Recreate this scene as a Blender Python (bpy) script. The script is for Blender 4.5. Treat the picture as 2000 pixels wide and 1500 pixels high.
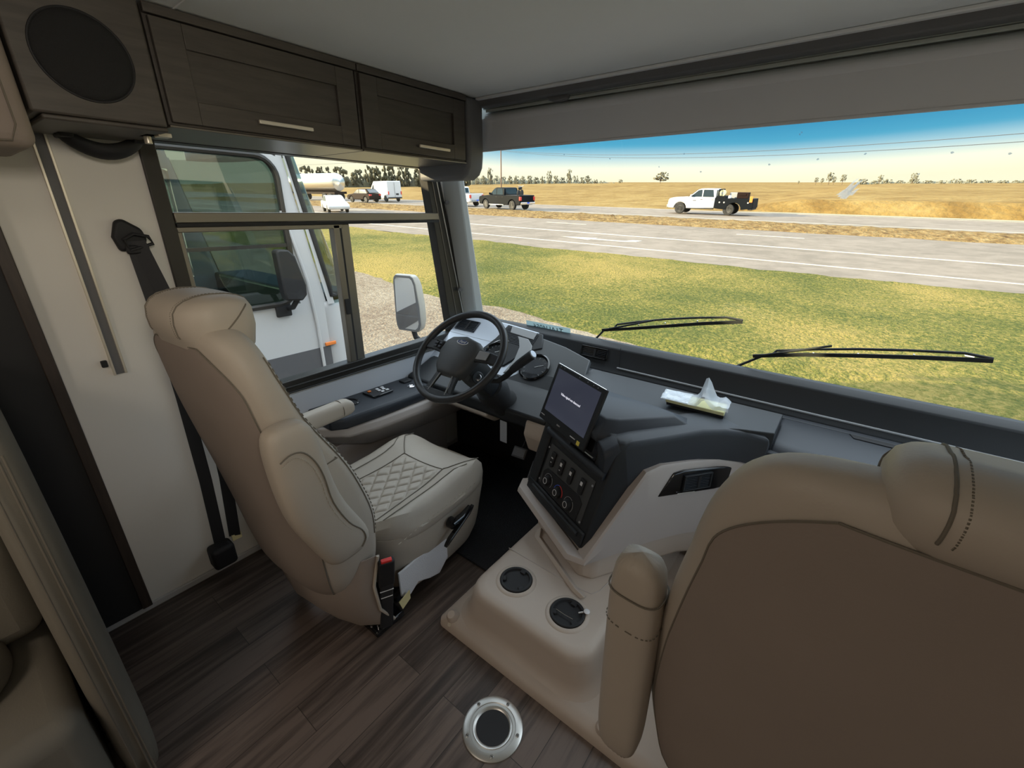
import bpy, bmesh, math, random
from mathutils import Vector, Matrix, Euler, noise
C = bpy.context.scene.collection
for o in list(bpy.data.objects): bpy.data.objects.remove(o)
R = math.radians
PI = math.pi
V = Vector
# ---------------------------------------------------------------- camera
cam_d = bpy.data.cameras.new('camera'); cam = bpy.data.objects.new('camera', cam_d); C.objects.link(cam)
cam_d.sensor_width = 36.0; cam_d.lens = 845.86/2000*36.0; cam_d.clip_start = 0.02; cam_d.clip_end = 3000
def cam_basis(yaw, pitch, roll):
    f = V((math.sin(yaw)*math.cos(pitch), math.cos(yaw)*math.cos(pitch), -math.sin(pitch)))
    r = f.cross(V((0,0,1))).normalized(); u = r.cross(f)
    r2 = math.cos(roll)*r + math.sin(roll)*u; u2 = -math.sin(roll)*r + math.cos(roll)*u
    return Matrix((r2, u2, -f)).transposed()
cam.matrix_world = Matrix.Translation((0,0,1.62)) @ cam_basis(R(-37.543), R(21.855), R(.628)).to_4x4()
bpy.context.scene.camera = cam
# ---------------------------------------------------------------- outdoor frame (the coach is parked a little nose up against the land)
GN = V((0.02590537,-0.05000561,0.99841292)); GX = V((0.99947891,-0.01794363,-0.02683174)); GY = V((0.01925689,0.99858774,0.04951471))
GO = V((-0.06346816,0.12251374,-0.82611164))
GM = Matrix.Translation(GO) @ Matrix((GX,GY,GN)).transposed().to_4x4()
# ---------------------------------------------------------------- render look, sky, sun
vs = bpy.context.scene.view_settings
vs.view_transform = 'Standard'; vs.look = 'None'; vs.gamma = 1; vs.use_curve_mapping = False; vs.exposure = 0.25
W = bpy.data.worlds.new('sky'); bpy.context.scene.world = W; W.use_nodes = True
nt = W.node_tree; nt.nodes.clear()
def nd(t, typ, **kw):
    n = t.nodes.new(typ)
    for k, v in kw.items():
        if k == 'op': n.operation = v
        else: setattr(n, k, v)
    return n
out = nd(nt,'ShaderNodeOutputWorld'); bg = nd(nt,'ShaderNodeBackground'); tc = nd(nt,'ShaderNodeTexCoord')
dot = nd(nt,'ShaderNodeVectorMath', op='DOT_PRODUCT'); dot.inputs[1].default_value = GN
dtx = nd(nt,'ShaderNodeVectorMath', op='DOT_PRODUCT'); dtx.inputs[1].default_value = (-0.85,-0.2,0)
nt.links.new(tc.outputs['Generated'], dot.inputs[0]); nt.links.new(tc.outputs['Generated'], dtx.inputs[0])
ma = nd(nt,'ShaderNodeMath', op='MULTIPLY_ADD'); ma.inputs[1].default_value = -0.10; ma.inputs[2].default_value = 0.035
nt.links.new(dtx.outputs['Value'], ma.inputs[0])
mn = nd(nt,'ShaderNodeMath', op='MINIMUM'); mn.inputs[1].default_value = 0.0; nt.links.new(ma.outputs[0], mn.inputs[0])
dt3 = nd(nt,'ShaderNodeVectorMath', op='DOT_PRODUCT'); dt3.inputs[1].default_value = (-.57,.82,0); nt.links.new(tc.outputs['Generated'], dt3.inputs[0])
m3 = nd(nt,'ShaderNodeMath', op='MULTIPLY_ADD'); m3.inputs[1].default_value = .10; m3.inputs[2].default_value = -.090; nt.links.new(dt3.outputs['Value'], m3.inputs[0])
m4 = nd(nt,'ShaderNodeMath', op='MINIMUM'); m4.inputs[1].default_value = 0.0; nt.links.new(m3.outputs[0], m4.inputs[0])
m5 = nd(nt,'ShaderNodeMath', op='ADD'); nt.links.new(mn.outputs[0], m5.inputs[0]); nt.links.new(m4.outputs[0], m5.inputs[1])
ad = nd(nt,'ShaderNodeMath', op='ADD'); nt.links.new(dot.outputs['Value'], ad.inputs[0]); nt.links.new(m5.outputs[0], ad.inputs[1])
cr = nd(nt,'ShaderNodeValToRGB'); e = cr.color_ramp.elements
SKY = [(0.0,(1.0,.93,.68)),(0.022,(1.05,1.02,.80)),(0.042,(.52,.72,.78)),(0.064,(.092,.40,.61)),(0.11,(.025,.24,.47)),(0.19,(.20,.45,.72)),(0.32,(2.0,2.3,2.7)),(1.0,(2.8,3.0,3.2))]
e[0].position = 0; e[0].color = SKY[0][1]+(1,); e[1].position = 1; e[1].color = SKY[-1][1]+(1,)
for p, c in SKY[1:-1]:
    x = e.new(p); x.color = c+(1,)
nt.links.new(ad.outputs[0], cr.inputs[0]); nt.links.new(cr.outputs[0], bg.inputs[0]); bg.inputs[1].default_value = 1.0
nt.links.new(bg.outputs[0], out.inputs[0])
sd = bpy.data.lights.new('sun','SUN'); sd.energy = 13.0; sd.color = (1.0,.80,.50); sd.angle = R(.6)
sun = bpy.data.objects.new('sun', sd); C.objects.link(sun)
sun.rotation_euler = V((.74,.60,-.27)).to_track_quat('-Z','Y').to_euler()
# unseen area lamps behind the driver's cab, added as warm-neutral interior fill
for (x, y, p, s, c) in [(-.9,-1.1,6,.5,(1,.86,.72)),(-.1,-1.9,6,.5,(1,.86,.72)),(-.9,-2.7,6,.5,(1,.86,.72))]:
    ld = bpy.data.lights.new('rear_fill_light','AREA'); ld.energy = p; ld.shape = 'DISK'; ld.size = s; ld.color = c
    lo = bpy.data.objects.new('rear_fill_light', ld); C.objects.link(lo); lo.location = (x,y,2.10)

# added spot, out of view above the passenger side, brightens the driver's wall
ld = bpy.data.lights.new('wall_fill_spot','SPOT'); ld.energy = 48; ld.color = (1,.90,.76); ld.spot_size = R(62); ld.spot_blend = 1; ld.shadow_soft_size = .20
lo = bpy.data.objects.new('wall_fill_spot', ld); C.objects.link(lo); lo.location = (.55,-.10,2.06); lo.rotation_euler = (V((-2.08,.40,1.50))-V(lo.location)).to_track_quat('-Z','Y').to_euler()

# ================================================================ materials
def mat(name, col, rough=.6, metal=0, bump=0, bscale=60, var=0, vscale=6, spec=.5, coat=0, emit=None, es=1, alpha=None, bdist=.01, vec='Object'):
    m = bpy.data.materials.new(name); m.use_nodes = True; t = m.node_tree
    b = t.nodes['Principled BSDF']; b.inputs['Base Color'].default_value = tuple(col)+(1,)
    b.inputs['Roughness'].default_value = rough; b.inputs['Metallic'].default_value = metal
    b.inputs['Specular IOR Level'].default_value = spec; b.inputs['Coat Weight'].default_value = coat
    tcn = nd(t,'ShaderNodeTexCoord')
    if var:
        nz = nd(t,'ShaderNodeTexNoise'); nz.inputs['Scale'].default_value = vscale; nz.inputs['Detail'].default_value = 4
        t.links.new(tcn.outputs[vec], nz.inputs['Vector'])
        mr = nd(t,'ShaderNodeMapRange'); mr.inputs['To Min'].default_value = 1-var; mr.inputs['To Max'].default_value = 1+var
        t.links.new(nz.outputs['Fac'], mr.inputs['Value'])
        mx = nd(t,'ShaderNodeVectorMath', op='SCALE'); mx.inputs[0].default_value = col
        t.links.new(mr.outputs[0], mx.inputs['Scale']); t.links.new(mx.outputs[0], b.inputs['Base Color'])
    if bump:
        nz = nd(t,'ShaderNodeTexNoise'); nz.inputs['Scale'].default_value = bscale; nz.inputs['Detail'].default_value = 3
        t.links.new(tcn.outputs[vec], nz.inputs['Vector'])
        bp = nd(t,'ShaderNodeBump'); bp.inputs['Strength'].default_value = bump; bp.inputs['Distance'].default_value = bdist
        t.links.new(nz.outputs['Fac'], bp.inputs['Height']); t.links.new(bp.outputs[0], b.inputs['Normal'])
    if emit:
        b.inputs['Emission Color'].default_value = tuple(emit)+(1,); b.inputs['Emission Strength'].default_value = es
    return m
M = {}
M['leather'] = mat('beige_leather', (.45,.395,.33), .50, bump=.12, bscale=260, var=.05, spec=.4, bdist=.002)
M['seatback'] = mat('taupe_seat_back', (.27,.222,.190), .75, bump=.15, bscale=220, var=.05, bdist=.002)
M['sofa'] = mat('grey_beige_upholstery', (.17,.155,.125), .75, bump=.2, bscale=260, var=.05, bdist=.002)
M['thread'] = mat('seam_thread', (.16,.14,.11), .8)
M['thread_light'] = mat('light_thread', (.45,.41,.34), .8)
M['lining'] = mat('white_fleece_lining', (.72,.72,.75), .9, bump=.3, bscale=300)
M['plastic'] = mat('black_dash_plastic', (.020,.022,.025), .5, bump=.15, bscale=500, spec=.35, bdist=.001)
M['plastic_soft'] = mat('soft_touch_dash_plastic', (.030,.034,.042), .50, bump=.12, bscale=450, spec=.35, bdist=.001)
M['gloss'] = mat('piano_black', (.008,.008,.009), .08, spec=.6)
M['black'] = mat('matte_black', (.012,.012,.014), .65)
M['rubber'] = mat('black_rubber', (.015,.015,.016), .7)
M['belt'] = mat('black_webbing', (.018,.019,.022), .6, bump=.3, bscale=400, bdist=.001)
M['silver'] = mat('silver_grey_fascia', (.55,.60,.68), .38, metal=.25, bump=.03, bscale=300)
M['white_panel'] = mat('white_panel', (.48,.50,.54), .5, bump=.05, bscale=200)
M['beige_plastic'] = mat('beige_plastic', (.47,.40,.34), .50, bump=.08, bscale=400, var=.03, bdist=.001)
M['beige_grey'] = mat('beige_grey_plastic', (.44,.39,.36), .5, bump=.06, bscale=400, bdist=.001)
M['cabin_grey'] = mat('grey_pillar_trim', (.50,.53,.53), .55, bump=.05, bscale=300)
M['cover_grey'] = mat('dark_grey_cover', (.14,.14,.145), .6, bump=.1, bscale=300)
M['frame'] = mat('bronze_black_aluminium', (.040,.037,.033), .38, metal=.5)
M['frame_light'] = mat('bronze_aluminium', (.22,.20,.17), .35, metal=.7)
M['alu'] = mat('aluminium', (.62,.61,.58), .35, metal=.9)
M['chrome'] = mat('chrome', (.8,.8,.82), .12, metal=1)
M['nickel'] = mat('satin_nickel', (.80,.74,.62), .35, metal=.6)
M['red'] = mat('red_button', (.75,.035,.03), .4)
M['orange'] = mat('orange_plastic', (.8,.22,.04), .5)
M['white'] = mat('white_paint', (.62,.62,.62), .35, coat=.3)
M['coach_white'] = mat('coach_gelcoat', (.52,.525,.54), .35, coat=.3)
M['paint_black'] = mat('black_paint', (.006,.008,.011), .6, spec=.08)
M['paint_dark'] = mat('dark_brown_paint', (.016,.008,.007), .6, spec=.1)
M['tire'] = mat('tyre', (.025,.025,.025), .85)
M['carglass'] = mat('dark_car_glass', (.03,.04,.045), .05, spec=.8)
M['tail'] = mat('tail_lamp', (.6,.05,.04), .3)
M['mirror'] = mat('mirror_glass', (.85,.87,.88), .02, metal=1)
M['screen'] = mat('dark_screen', (.020,.022,.034), .15, emit=(.10,.11,.16), es=.25)
M['text_lit'] = mat('screen_text', (.6,.6,.65), .5, emit=(.8,.8,.9), es=.7)
M['mark_white'] = mat('white_marking', (.7,.7,.72), .5)
M['mark_grey'] = mat('grey_marking', (.35,.36,.38), .5)
M['blue'] = mat('blue_marking', (.05,.12,.7), .5)
M['badge_blue'] = mat('badge_blue', (.015,.04,.14), .25)
M['yellow'] = mat('yellow_mark', (.8,.65,.1), .5)
M['cream'] = mat('cream_card', (.75,.66,.35), .7)
M['grey'] = mat('grey_plastic', (.28,.29,.30), .5)
M['tree'] = mat('tree_leaves', (.075,.07,.038), .9, var=.45, vscale=.8)
M['tree_hazed'] = mat('hazed_tree_leaves', (.15,.145,.10), .9, var=.35, vscale=.6)  # distance haze is put into this paler leaf colour
M['trunk'] = mat('bark', (.14,.10,.07), .9)
M['wood_pole'] = mat('pole_wood', (.16,.10,.07), .85)
M['wire'] = mat('dark_wire', (.05,.06,.08), .7)
M['tank'] = mat('polished_tank', (.75,.72,.65), .25, metal=.8)
M['cardboard'] = mat('cardboard', (.5,.32,.15), .8)
M['arm_body'] = mat('dark_seat_cloth', (.05,.05,.055), .8)

def glass(name, tint, refl=1.0, ior=1.45):
    m = bpy.data.materials.new(name); m.use_nodes = True; t = m.node_tree; t.nodes.clear()
    o = nd(t,'ShaderNodeOutputMaterial'); mx = nd(t,'ShaderNodeMixShader'); tr = nd(t,'ShaderNodeBsdfTransparent'); gl = nd(t,'ShaderNodeBsdfGlossy')
    tr.inputs[0].default_value = tuple(tint)+(1,); gl.inputs['Roughness'].default_value = 0.0; gl.inputs['Color'].default_value = (refl,refl,refl,1)
    lw = nd(t,'ShaderNodeLayerWeight'); pw = nd(t,'ShaderNodeMath', op='POWER'); pw.inputs[1].default_value = 4.5; t.links.new(lw.outputs['Facing'], pw.inputs[0])
    fr = nd(t,'ShaderNodeMath', op='MULTIPLY_ADD'); fr.inputs[1].default_value = .6; fr.inputs[2].default_value = ((ior-1)/(ior+1))**2*.8; t.links.new(pw.outputs[0], fr.inputs[0])
    t.links.new(fr.outputs[0], mx.inputs[0]); t.links.new(tr.outputs[0], mx.inputs[1]); t.links.new(gl.outputs[0], mx.inputs[2]); t.links.new(mx.outputs[0], o.inputs[0])
    return m
M['glass'] = glass('window_glass', (.95,.97,.96), .35)
M['glass_tint'] = glass('tinted_coach_glass', (.42,.50,.50), .9, 1.6)
M['sticker'] = mat('pale_sticker_film', (.30,.42,.46), .5)
def film(name, col, f):
    m = bpy.data.materials.new(name); m.use_nodes = True; t = m.node_tree; t.nodes.clear(); o = nd(t,'ShaderNodeOutputMaterial'); mx = nd(t,'ShaderNodeMixShader'); tr = nd(t,'ShaderNodeBsdfTransparent'); tl = nd(t,'ShaderNodeBsdfTranslucent'); tl.inputs[0].default_value = col+(1,)
    mx.inputs[0].default_value = f; t.links.new(tr.outputs[0], mx.inputs[1]); t.links.new(tl.outputs[0], mx.inputs[2]); t.links.new(mx.outputs[0], o.inputs[0]); return m
M['sticker'] = film('pale_sticker_film', (.30,.40,.42), .75)
M['rim_grey'] = mat('grey_wheel_rim', (.12,.12,.12), .5)
M['film'] = mat('clear_plastic_bag', (.85,.88,.90), .18, spec=.8)

def wood(name, base, dark, rough, scale, stretch, axis=0):
    m = bpy.data.materials.new(name); m.use_nodes = True; t = m.node_tree; b = t.nodes['Principled BSDF']
    tcn = nd(t,'ShaderNodeTexCoord'); mp = nd(t,'ShaderNodeMapping'); sc = [scale]*3; sc[axis] = scale/stretch; mp.inputs['Scale'].default_value = sc
    nz = nd(t,'ShaderNodeTexNoise'); nz.inputs['Scale'].default_value = 1; nz.inputs['Detail'].default_value = 6; nz.inputs['Roughness'].default_value = .65
    cr = nd(t,'ShaderNodeValToRGB'); cr.color_ramp.elements[0].position = .3; cr.color_ramp.elements[0].color = tuple(dark)+(1,)
    cr.color_ramp.elements[1].position = .7; cr.color_ramp.elements[1].color = tuple(base)+(1,)
    t.links.new(tcn.outputs['Object'], mp.inputs[0]); t.links.new(mp.outputs[0], nz.inputs['Vector']); t.links.new(nz.outputs['Fac'], cr.inputs[0]); t.links.new(cr.outputs[0], b.inputs['Base Color'])
    b.inputs['Roughness'].default_value = rough
    bp = nd(t,'ShaderNodeBump'); bp.inputs['Strength'].default_value = .1; bp.inputs['Distance'].default_value = .002
    t.links.new(nz.outputs['Fac'], bp.inputs['Height']); t.links.new(bp.outputs[0], b.inputs['Normal'])
    return m
M['cabinet'] = wood('dark_grey_brown_wood', (.085,.074,.062), (.055,.047,.040), .5, 60, 10, 1)
M['cabinet_v'] = wood('dark_grey_brown_wood_upright', (.075,.066,.056), (.045,.038,.032), .5, 60, 10, 2)
M['dark_wood'] = wood('dark_brown_trim_wood', (.050,.036,.028), (.028,.020,.016), .5, 60, 10, 2)

# plank floor
def plank_mat():
    m = bpy.data.materials.new('vinyl_plank_floor'); m.use_nodes = True; t = m.node_tree; b = t.nodes['Principled BSDF']
    tcn = nd(t,'ShaderNodeTexCoord'); mp = nd(t,'ShaderNodeMapping'); mp.inputs['Rotation'].default_value = (0,0,R(90)); mp.inputs['Location'].default_value = (.33,.06,0)
    t.links.new(tcn.outputs['Object'], mp.inputs[0])
    br = nd(t,'ShaderNodeTexBrick'); br.offset = .37; br.offset_frequency = 2
    br.inputs['Scale'].default_value = 1; br.inputs['Brick Width'].default_value = .92; br.inputs['Row Height'].default_value = .125
    br.inputs['Mortar Size'].default_value = .0012; br.inputs['Mortar Smooth'].default_value = .2; br.inputs['Bias'].default_value = 0
    br.inputs['Color1'].default_value = (0,0,0,1); br.inputs['Color2'].default_value = (1,1,1,1); br.inputs['Mortar'].default_value = (.5,.5,.5,1)
    t.links.new(mp.outputs[0], br.inputs['Vector'])
    # streaks along the plank
    mp2 = nd(t,'ShaderNodeMapping'); mp2.inputs['Scale'].default_value = (38,2.2,1)
    t.links.new(tcn.outputs['Object'], mp2.inputs[0])
    addv = nd(t,'ShaderNodeVectorMath', op='MULTIPLY_ADD'); addv.inputs[1].default_value = (7,7,7)
    t.links.new(br.outputs['Color'], addv.inputs[0]); t.links.new(mp2.outputs[0], addv.inputs[2])
    nz = nd(t,'ShaderNodeTexNoise'); nz.inputs['Scale'].default_value = 1; nz.inputs['Detail'].default_value = 5; nz.inputs['Roughness'].default_value = .6
    t.links.new(addv.outputs[0], nz.inputs['Vector'])
    mp3 = nd(t,'ShaderNodeMapping'); mp3.inputs['Scale'].default_value = (14,.9,1); t.links.new(tcn.outputs['Object'], mp3.inputs[0])
    nz2 = nd(t,'ShaderNodeTexNoise'); nz2.inputs['Scale'].default_value = 1; nz2.inputs['Detail'].default_value = 2; t.links.new(mp3.outputs[0], nz2.inputs['Vector'])
    mixf = nd(t,'ShaderNodeMath', op='ADD'); sc1 = nd(t,'ShaderNodeMath', op='MULTIPLY'); sc1.inputs[1].default_value = .45
    t.links.new(nz2.outputs['Fac'], sc1.inputs[0]); t.links.new(nz.outputs['Fac'], mixf.inputs[0]); t.links.new(sc1.outputs[0], mixf.inputs[1])
    sc3 = nd(t,'ShaderNodeMath', op='MULTIPLY_ADD'); sc3.inputs[1].default_value = .28; t.links.new(br.outputs['Color'], sc3.inputs[0]); t.links.new(mixf.outputs[0], sc3.inputs[2])
    cr = nd(t,'ShaderNodeValToRGB'); el = cr.color_ramp.elements
    el[0].position = .55; el[0].color = (.030,.022,.019,1); el[1].position = 1.08 if False else 1.0; el[1].color = (.16,.12,.10,1)
    x = el.new(.78); x.color = (.070,.052,.043,1)
    t.links.new(sc3.outputs[0], cr.inputs[0])
    mm = nd(t,'ShaderNodeMix'); mm.data_type = 'RGBA'; mm.inputs['B'].default_value = (.03,.022,.018,1)
    t.links.new(br.outputs['Fac'], mm.inputs['Factor']); t.links.new(cr.outputs[0], mm.inputs['A']); t.links.new(mm.outputs['Result'], b.inputs['Base Color'])
    b.inputs['Roughness'].default_value = .42
    bp = nd(t,'ShaderNodeBump'); bp.inputs['Strength'].default_value = .15; bp.inputs['Distance'].default_value = .002
    t.links.new(nz.outputs['Fac'], bp.inputs['Height']); t.links.new(bp.outputs[0], b.inputs['Normal'])
    return m
M['floor'] = plank_mat()
M['wall'] = mat('pale_textured_wallboard', (.74,.71,.66), .6, bump=.08, bscale=500, var=.02, bdist=.001)
M['ceiling'] = mat('grey_ceiling_fabric', (.80,.81,.81), .85, bump=.15, bscale=350, var=.02, bdist=.001)
M['shade'] = mat('grey_shade_fabric', (.64,.64,.66), .8, bump=.1, bscale=500, bdist=.001)
M['mat'] = mat('black_ribbed_mat', (.012,.014,.018), .5, bump=1.0, bscale=160, bdist=.006)

def ground(name, cols, scale, bump, bscale, bdist, patch=None):
    m = bpy.data.materials.new(name); m.use_nodes = True; t = m.node_tree; b = t.nodes['Principled BSDF']; b.inputs['Roughness'].default_value = .95; b.inputs['Specular IOR Level'].default_value = .1
    tcn = nd(t,'ShaderNodeTexCoord'); nz = nd(t,'ShaderNodeTexNoise'); nz.inputs['Scale'].default_value = scale; nz.inputs['Detail'].default_value = 8; nz.inputs['Roughness'].default_value = .7
    t.links.new(tcn.outputs['Object'], nz.inputs['Vector'])
    fac = nz.outputs['Fac']
    cr = nd(t,'ShaderNodeValToRGB'); el = cr.color_ramp.elements
    el[0].position = .36; el[0].color = tuple(cols[0])+(1,); el[1].position = .64; el[1].color = tuple(cols[-1])+(1,)
    for i, c in enumerate(cols[1:-1]):
        x = el.new(.36+.28*(i+1)/(len(cols)-1)); x.color = tuple(c)+(1,)
    if patch:
        n2 = nd(t,'ShaderNodeTexNoise'); n2.inputs['Scale'].default_value = patch[0]; n2.inputs['Detail'].default_value = 3; t.links.new(tcn.outputs['Object'], n2.inputs['Vector'])
        sm = nd(t,'ShaderNodeMath', op='MULTIPLY_ADD'); sm.inputs[1].default_value = patch[1]; sm.inputs[2].default_value = -patch[1]*.5
        t.links.new(n2.outputs['Fac'], sm.inputs[0]); s2 = nd(t,'ShaderNodeMath', op='ADD'); t.links.new(sm.outputs[0], s2.inputs[0]); t.links.new(fac, s2.inputs[1]); fac = s2.outputs[0]
    t.links.new(fac, cr.inputs[0]); t.links.new(cr.outputs[0], b.inputs['Base Color'])
    n3 = nd(t,'ShaderNodeTexNoise'); n3.inputs['Scale'].default_value = bscale; n3.inputs['Detail'].default_value = 4; t.links.new(tcn.outputs['Object'], n3.inputs['Vector'])
    bp = nd(t,'ShaderNodeBump'); bp.inputs['Strength'].default_value = bump; bp.inputs['Distance'].default_value = bdist
    t.links.new(n3.outputs['Fac'], bp.inputs['Height']); t.links.new(bp.outputs[0], b.inputs['Normal'])
    return m
M['lot'] = ground('dry_trampled_grass', [(.15,.115,.085),(.21,.175,.13),(.26,.225,.175)], 9, .9, 22, .05, (.5,.5))
M['grass'] = ground('verge_grass', [(.075,.090,.024),(.155,.145,.038),(.27,.21,.065)], 11, 1.0, 20, .09, (.20,1.0))
M['asphalt'] = ground('worn_asphalt', [(.17,.145,.118),(.235,.20,.165)], 1.2, .3, 60, .01, (.15,.6))
M['median'] = ground('dry_median_grass', [(.09,.05,.02),(.20,.13,.05),(.28,.20,.09)], 2.2, 1, 5, .15)
M['field'] = ground('stubble_field', [(.15,.090,.026),(.21,.135,.042),(.26,.18,.065)], .35, .8, 2, .2, (.05,.5))
M['paintline'] = mat('road_paint', (.42,.40,.34), .7)

# ================================================================ mesh helpers
def frame(o, ex, ez=None, ey=None):
    ex = V(ex).normalized()
    if ey is not None: ey = V(ey).normalized(); ez = ex.cross(ey)
    else: ez = V(ez).normalized(); ey = ez.cross(ex)
    return Matrix.Translation(V(o)) @ Matrix((ex,ey,ez)).transposed().to_4x4()
ID = Matrix.Identity(4)
def box(bm, x0, x1, y0, y1, z0, z1, F=ID):
    v = [bm.verts.new(F @ V((x,y,z))) for x in (x0,x1) for y in (y0,y1) for z in (z0,z1)]
    for f in ((0,1,3,2),(4,6,7,5),(0,4,5,1),(2,3,7,6),(0,2,6,4),(1,5,7,3)): bm.faces.new([v[i] for i in f])
def prism(bm, pts, d, F=ID, taper=None):
    """pts: 3-D outline, d: extrusion vector; taper scales the far outline about its centre"""
    p = [V(q) for q in pts]; d = V(d); c = sum(p, V())/len(p)
    a = [bm.verts.new(F @ q) for q in p]
    b = [bm.verts.new(F @ ((c+(q-c)*(taper or 1))+d)) for q in p]
    n = len(p); bm.faces.new(a[::-1]); bm.faces.new(b)
    for i in range(n): bm.faces.new([a[i],a[(i+1)%n],b[(i+1)%n],b[i]])
def cyl(bm, p0, p1, r0, r1=None, n=20, F=ID, cap=True):
    p0, p1 = V(p0), V(p1); r1 = r0 if r1 is None else r1; d = (p1-p0).normalized()
    a = d.orthogonal().normalized(); b = d.cross(a); A = []; B = []
    for i in range(n):
        t = 2*PI*i/n; w = math.cos(t)*a+math.sin(t)*b
        A.append(bm.verts.new(F @ (p0+w*r0))); B.append(bm.verts.new(F @ (p1+w*r1)))
    for i in range(n): bm.faces.new([A[i],A[(i+1)%n],B[(i+1)%n],B[i]])
    if cap: bm.faces.new(A[::-1]); bm.faces.new(B)
def loft(bm, rings, F=ID, closed=True, cap=True, loop=False):
    vs_ = [[bm.verts.new(F @ V(p)) for p in r] for r in rings]; n = len(rings[0]); m = len(vs_)
    for i in range(m if loop else m-1):
        a = vs_[i]; b = vs_[(i+1) % m]
        for k in range(n if closed else n-1): bm.faces.new([a[k],a[(k+1)%n],b[(k+1)%n],b[k]])
    if cap and not loop: bm.faces.new(vs_[0][::-1]); bm.faces.new(vs_[-1])
def tube(bm, pts, r, n=8, F=ID, flat=1.0, loop=False, up=None):
    P = [V(p) for p in pts]; rings = []; m = len(P)
    a = None
    for i in range(m):
        if loop: t = (P[(i+1)%m]-P[i-1]).normalized()
        else: t = (P[min(i+1,m-1)]-P[max(i-1,0)]).normalized()
        if up is not None: a = V(up)-t*t.dot(V(up)); a = a.normalized()
        elif a is None: a = t.orthogonal().normalized()
        else: a = (a-t*t.dot(a)).normalized()
        b = t.cross(a); rr = r[i] if isinstance(r,(list,tuple)) else r
        rings.append([P[i]+rr*(math.cos(2*PI*k/n)*a*flat+math.sin(2*PI*k/n)*b) for k in range(n)])
    loft(bm, rings, F, loop=loop)
def ribbon(bm, pts, w, th, wdir, F=ID):
    """flat band through pts; wdir is its width direction"""
    P = [V(p) for p in pts]; rings = []
    for i in range(len(P)):
        t = (P[min(i+1,len(P)-1)]-P[max(i-1,0)]).normalized()
        wd = V(wdir[i]) if isinstance(wdir, list) else V(wdir)
        wv = (wd-t*t.dot(wd)).normalized(); nn = t.cross(wv)
        rings.append([P[i]+wv*w/2+nn*th/2, P[i]-wv*w/2+nn*th/2, P[i]-wv*w/2-nn*th/2, P[i]+wv*w/2-nn*th/2])
    loft(bm, rings, F)
def lathe(bm, prof, F=ID, n=32):
    """prof: (r, z) pairs about local z"""
    rings = [[V((r*math.cos(2*PI*k/n), r*math.sin(2*PI*k/n), z)) for k in range(n)] for r, z in prof]
    loft(bm, rings, F)
def selli(a, b, e=2.6, n=32, z=0, cx=0, cy=0, off=0):
    o = []
    for k in range(n):
        t = 2*PI*k/n+off; c = math.cos(t); s = math.sin(t)
        o.append(V((cx+a*math.copysign(abs(c)**(2/e),c), cy+b*math.copysign(abs(s)**(2/e),s), z)))
    return o
def rrect(w, h, r, n=6, cx=0, cy=0):
    o = []
    for (sx, sy, a0) in ((1,1,0),(-1,1,90),(-1,-1,180),(1,-1,270)):
        for k in range(n+1):
            a = R(a0+90*k/n); o.append(V((cx+sx*(w/2-r)+r*math.cos(a), cy+sy*(h/2-r)+r*math.sin(a), 0)))
    return o
def BM(): return bmesh.new()
def obj(name, bm, m, parent=None, bevel=0, sub=0, smooth=True, seg=2, ang=35):
    bmesh.ops.recalc_face_normals(bm, faces=bm.faces)
    me = bpy.data.meshes.new(name); bm.to_mesh(me); bm.free()
    me.materials.append(m if not isinstance(m, str) else M[m])
    o = bpy.data.objects.new(name, me); C.objects.link(o)
    if smooth:
        for p in me.polygons: p.use_smooth = True
    if bevel:
        b = o.modifiers.new('bevel','BEVEL'); b.width = bevel; b.segments = seg; b.limit_method = 'ANGLE'; b.angle_limit = R(ang); b.harden_normals = False
    if sub:
        s = o.modifiers.new('sub','SUBSURF'); s.levels = sub; s.render_levels = sub
    if smooth and not sub:
        try:
            me.set_sharp_from_angle(angle=R(38))
        except Exception: pass
    if parent is not None:
        o.parent = parent; o.matrix_parent_inverse = parent_world(parent).inverted()
    return o
WM = {}
def parent_world(p):
    return WM.get(p.name, p.matrix_basis)
def tag(o, label, cat, group=None, kind=None):
    o['label'] = label
    if cat: o['category'] = cat
    if group: o['group'] = group
    if kind: o['kind'] = kind
    return o
def thing(name, label, cat, loc=(0,0,0), rz=0, group=None, mw=None):
    o = bpy.data.objects.new(name, None); C.objects.link(o); o.empty_display_size = .1
    o.matrix_basis = mw if mw is not None else Matrix.Translation(V(loc)) @ Matrix.Rotation(rz,4,'Z')
    return tag(o, label, cat, group)
def struct(name, bm, m, **k):
    o = obj(name, bm, m, **k); o['kind'] = 'structure'; return o
def kid(o, parent):   # geometry was made in the parent's local frame
    o.parent = parent; o.matrix_parent_inverse = Matrix.Identity(4); return o
def txt(name, s, size, F, m, parent, depth=.0004, mirror=False, shear=0, local=False):
    cu = bpy.data.curves.new(name,'FONT'); cu.body = s; cu.size = size; cu.extrude = depth; cu.align_x = 'CENTER'; cu.align_y = 'CENTER'; cu.shear = shear
    t = bpy.data.objects.new(name+'_tmp', cu); C.objects.link(t)
    bpy.context.view_layer.update(); dg = bpy.context.evaluated_depsgraph_get()
    me = bpy.data.meshes.new_from_object(t.evaluated_get(dg)); bpy.data.objects.remove(t)
    if mirror: me.transform(Matrix.Diagonal((-1,1,1,1))); me.flip_normals()
    me.transform(F); me.materials.clear(); me.materials.append(M[m])
    o = bpy.data.objects.new(name, me); C.objects.link(o)
    if parent is not None:
        o.parent = parent
        o.matrix_parent_inverse = Matrix.Identity(4) if local else parent_world(parent).inverted()
    return o
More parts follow.
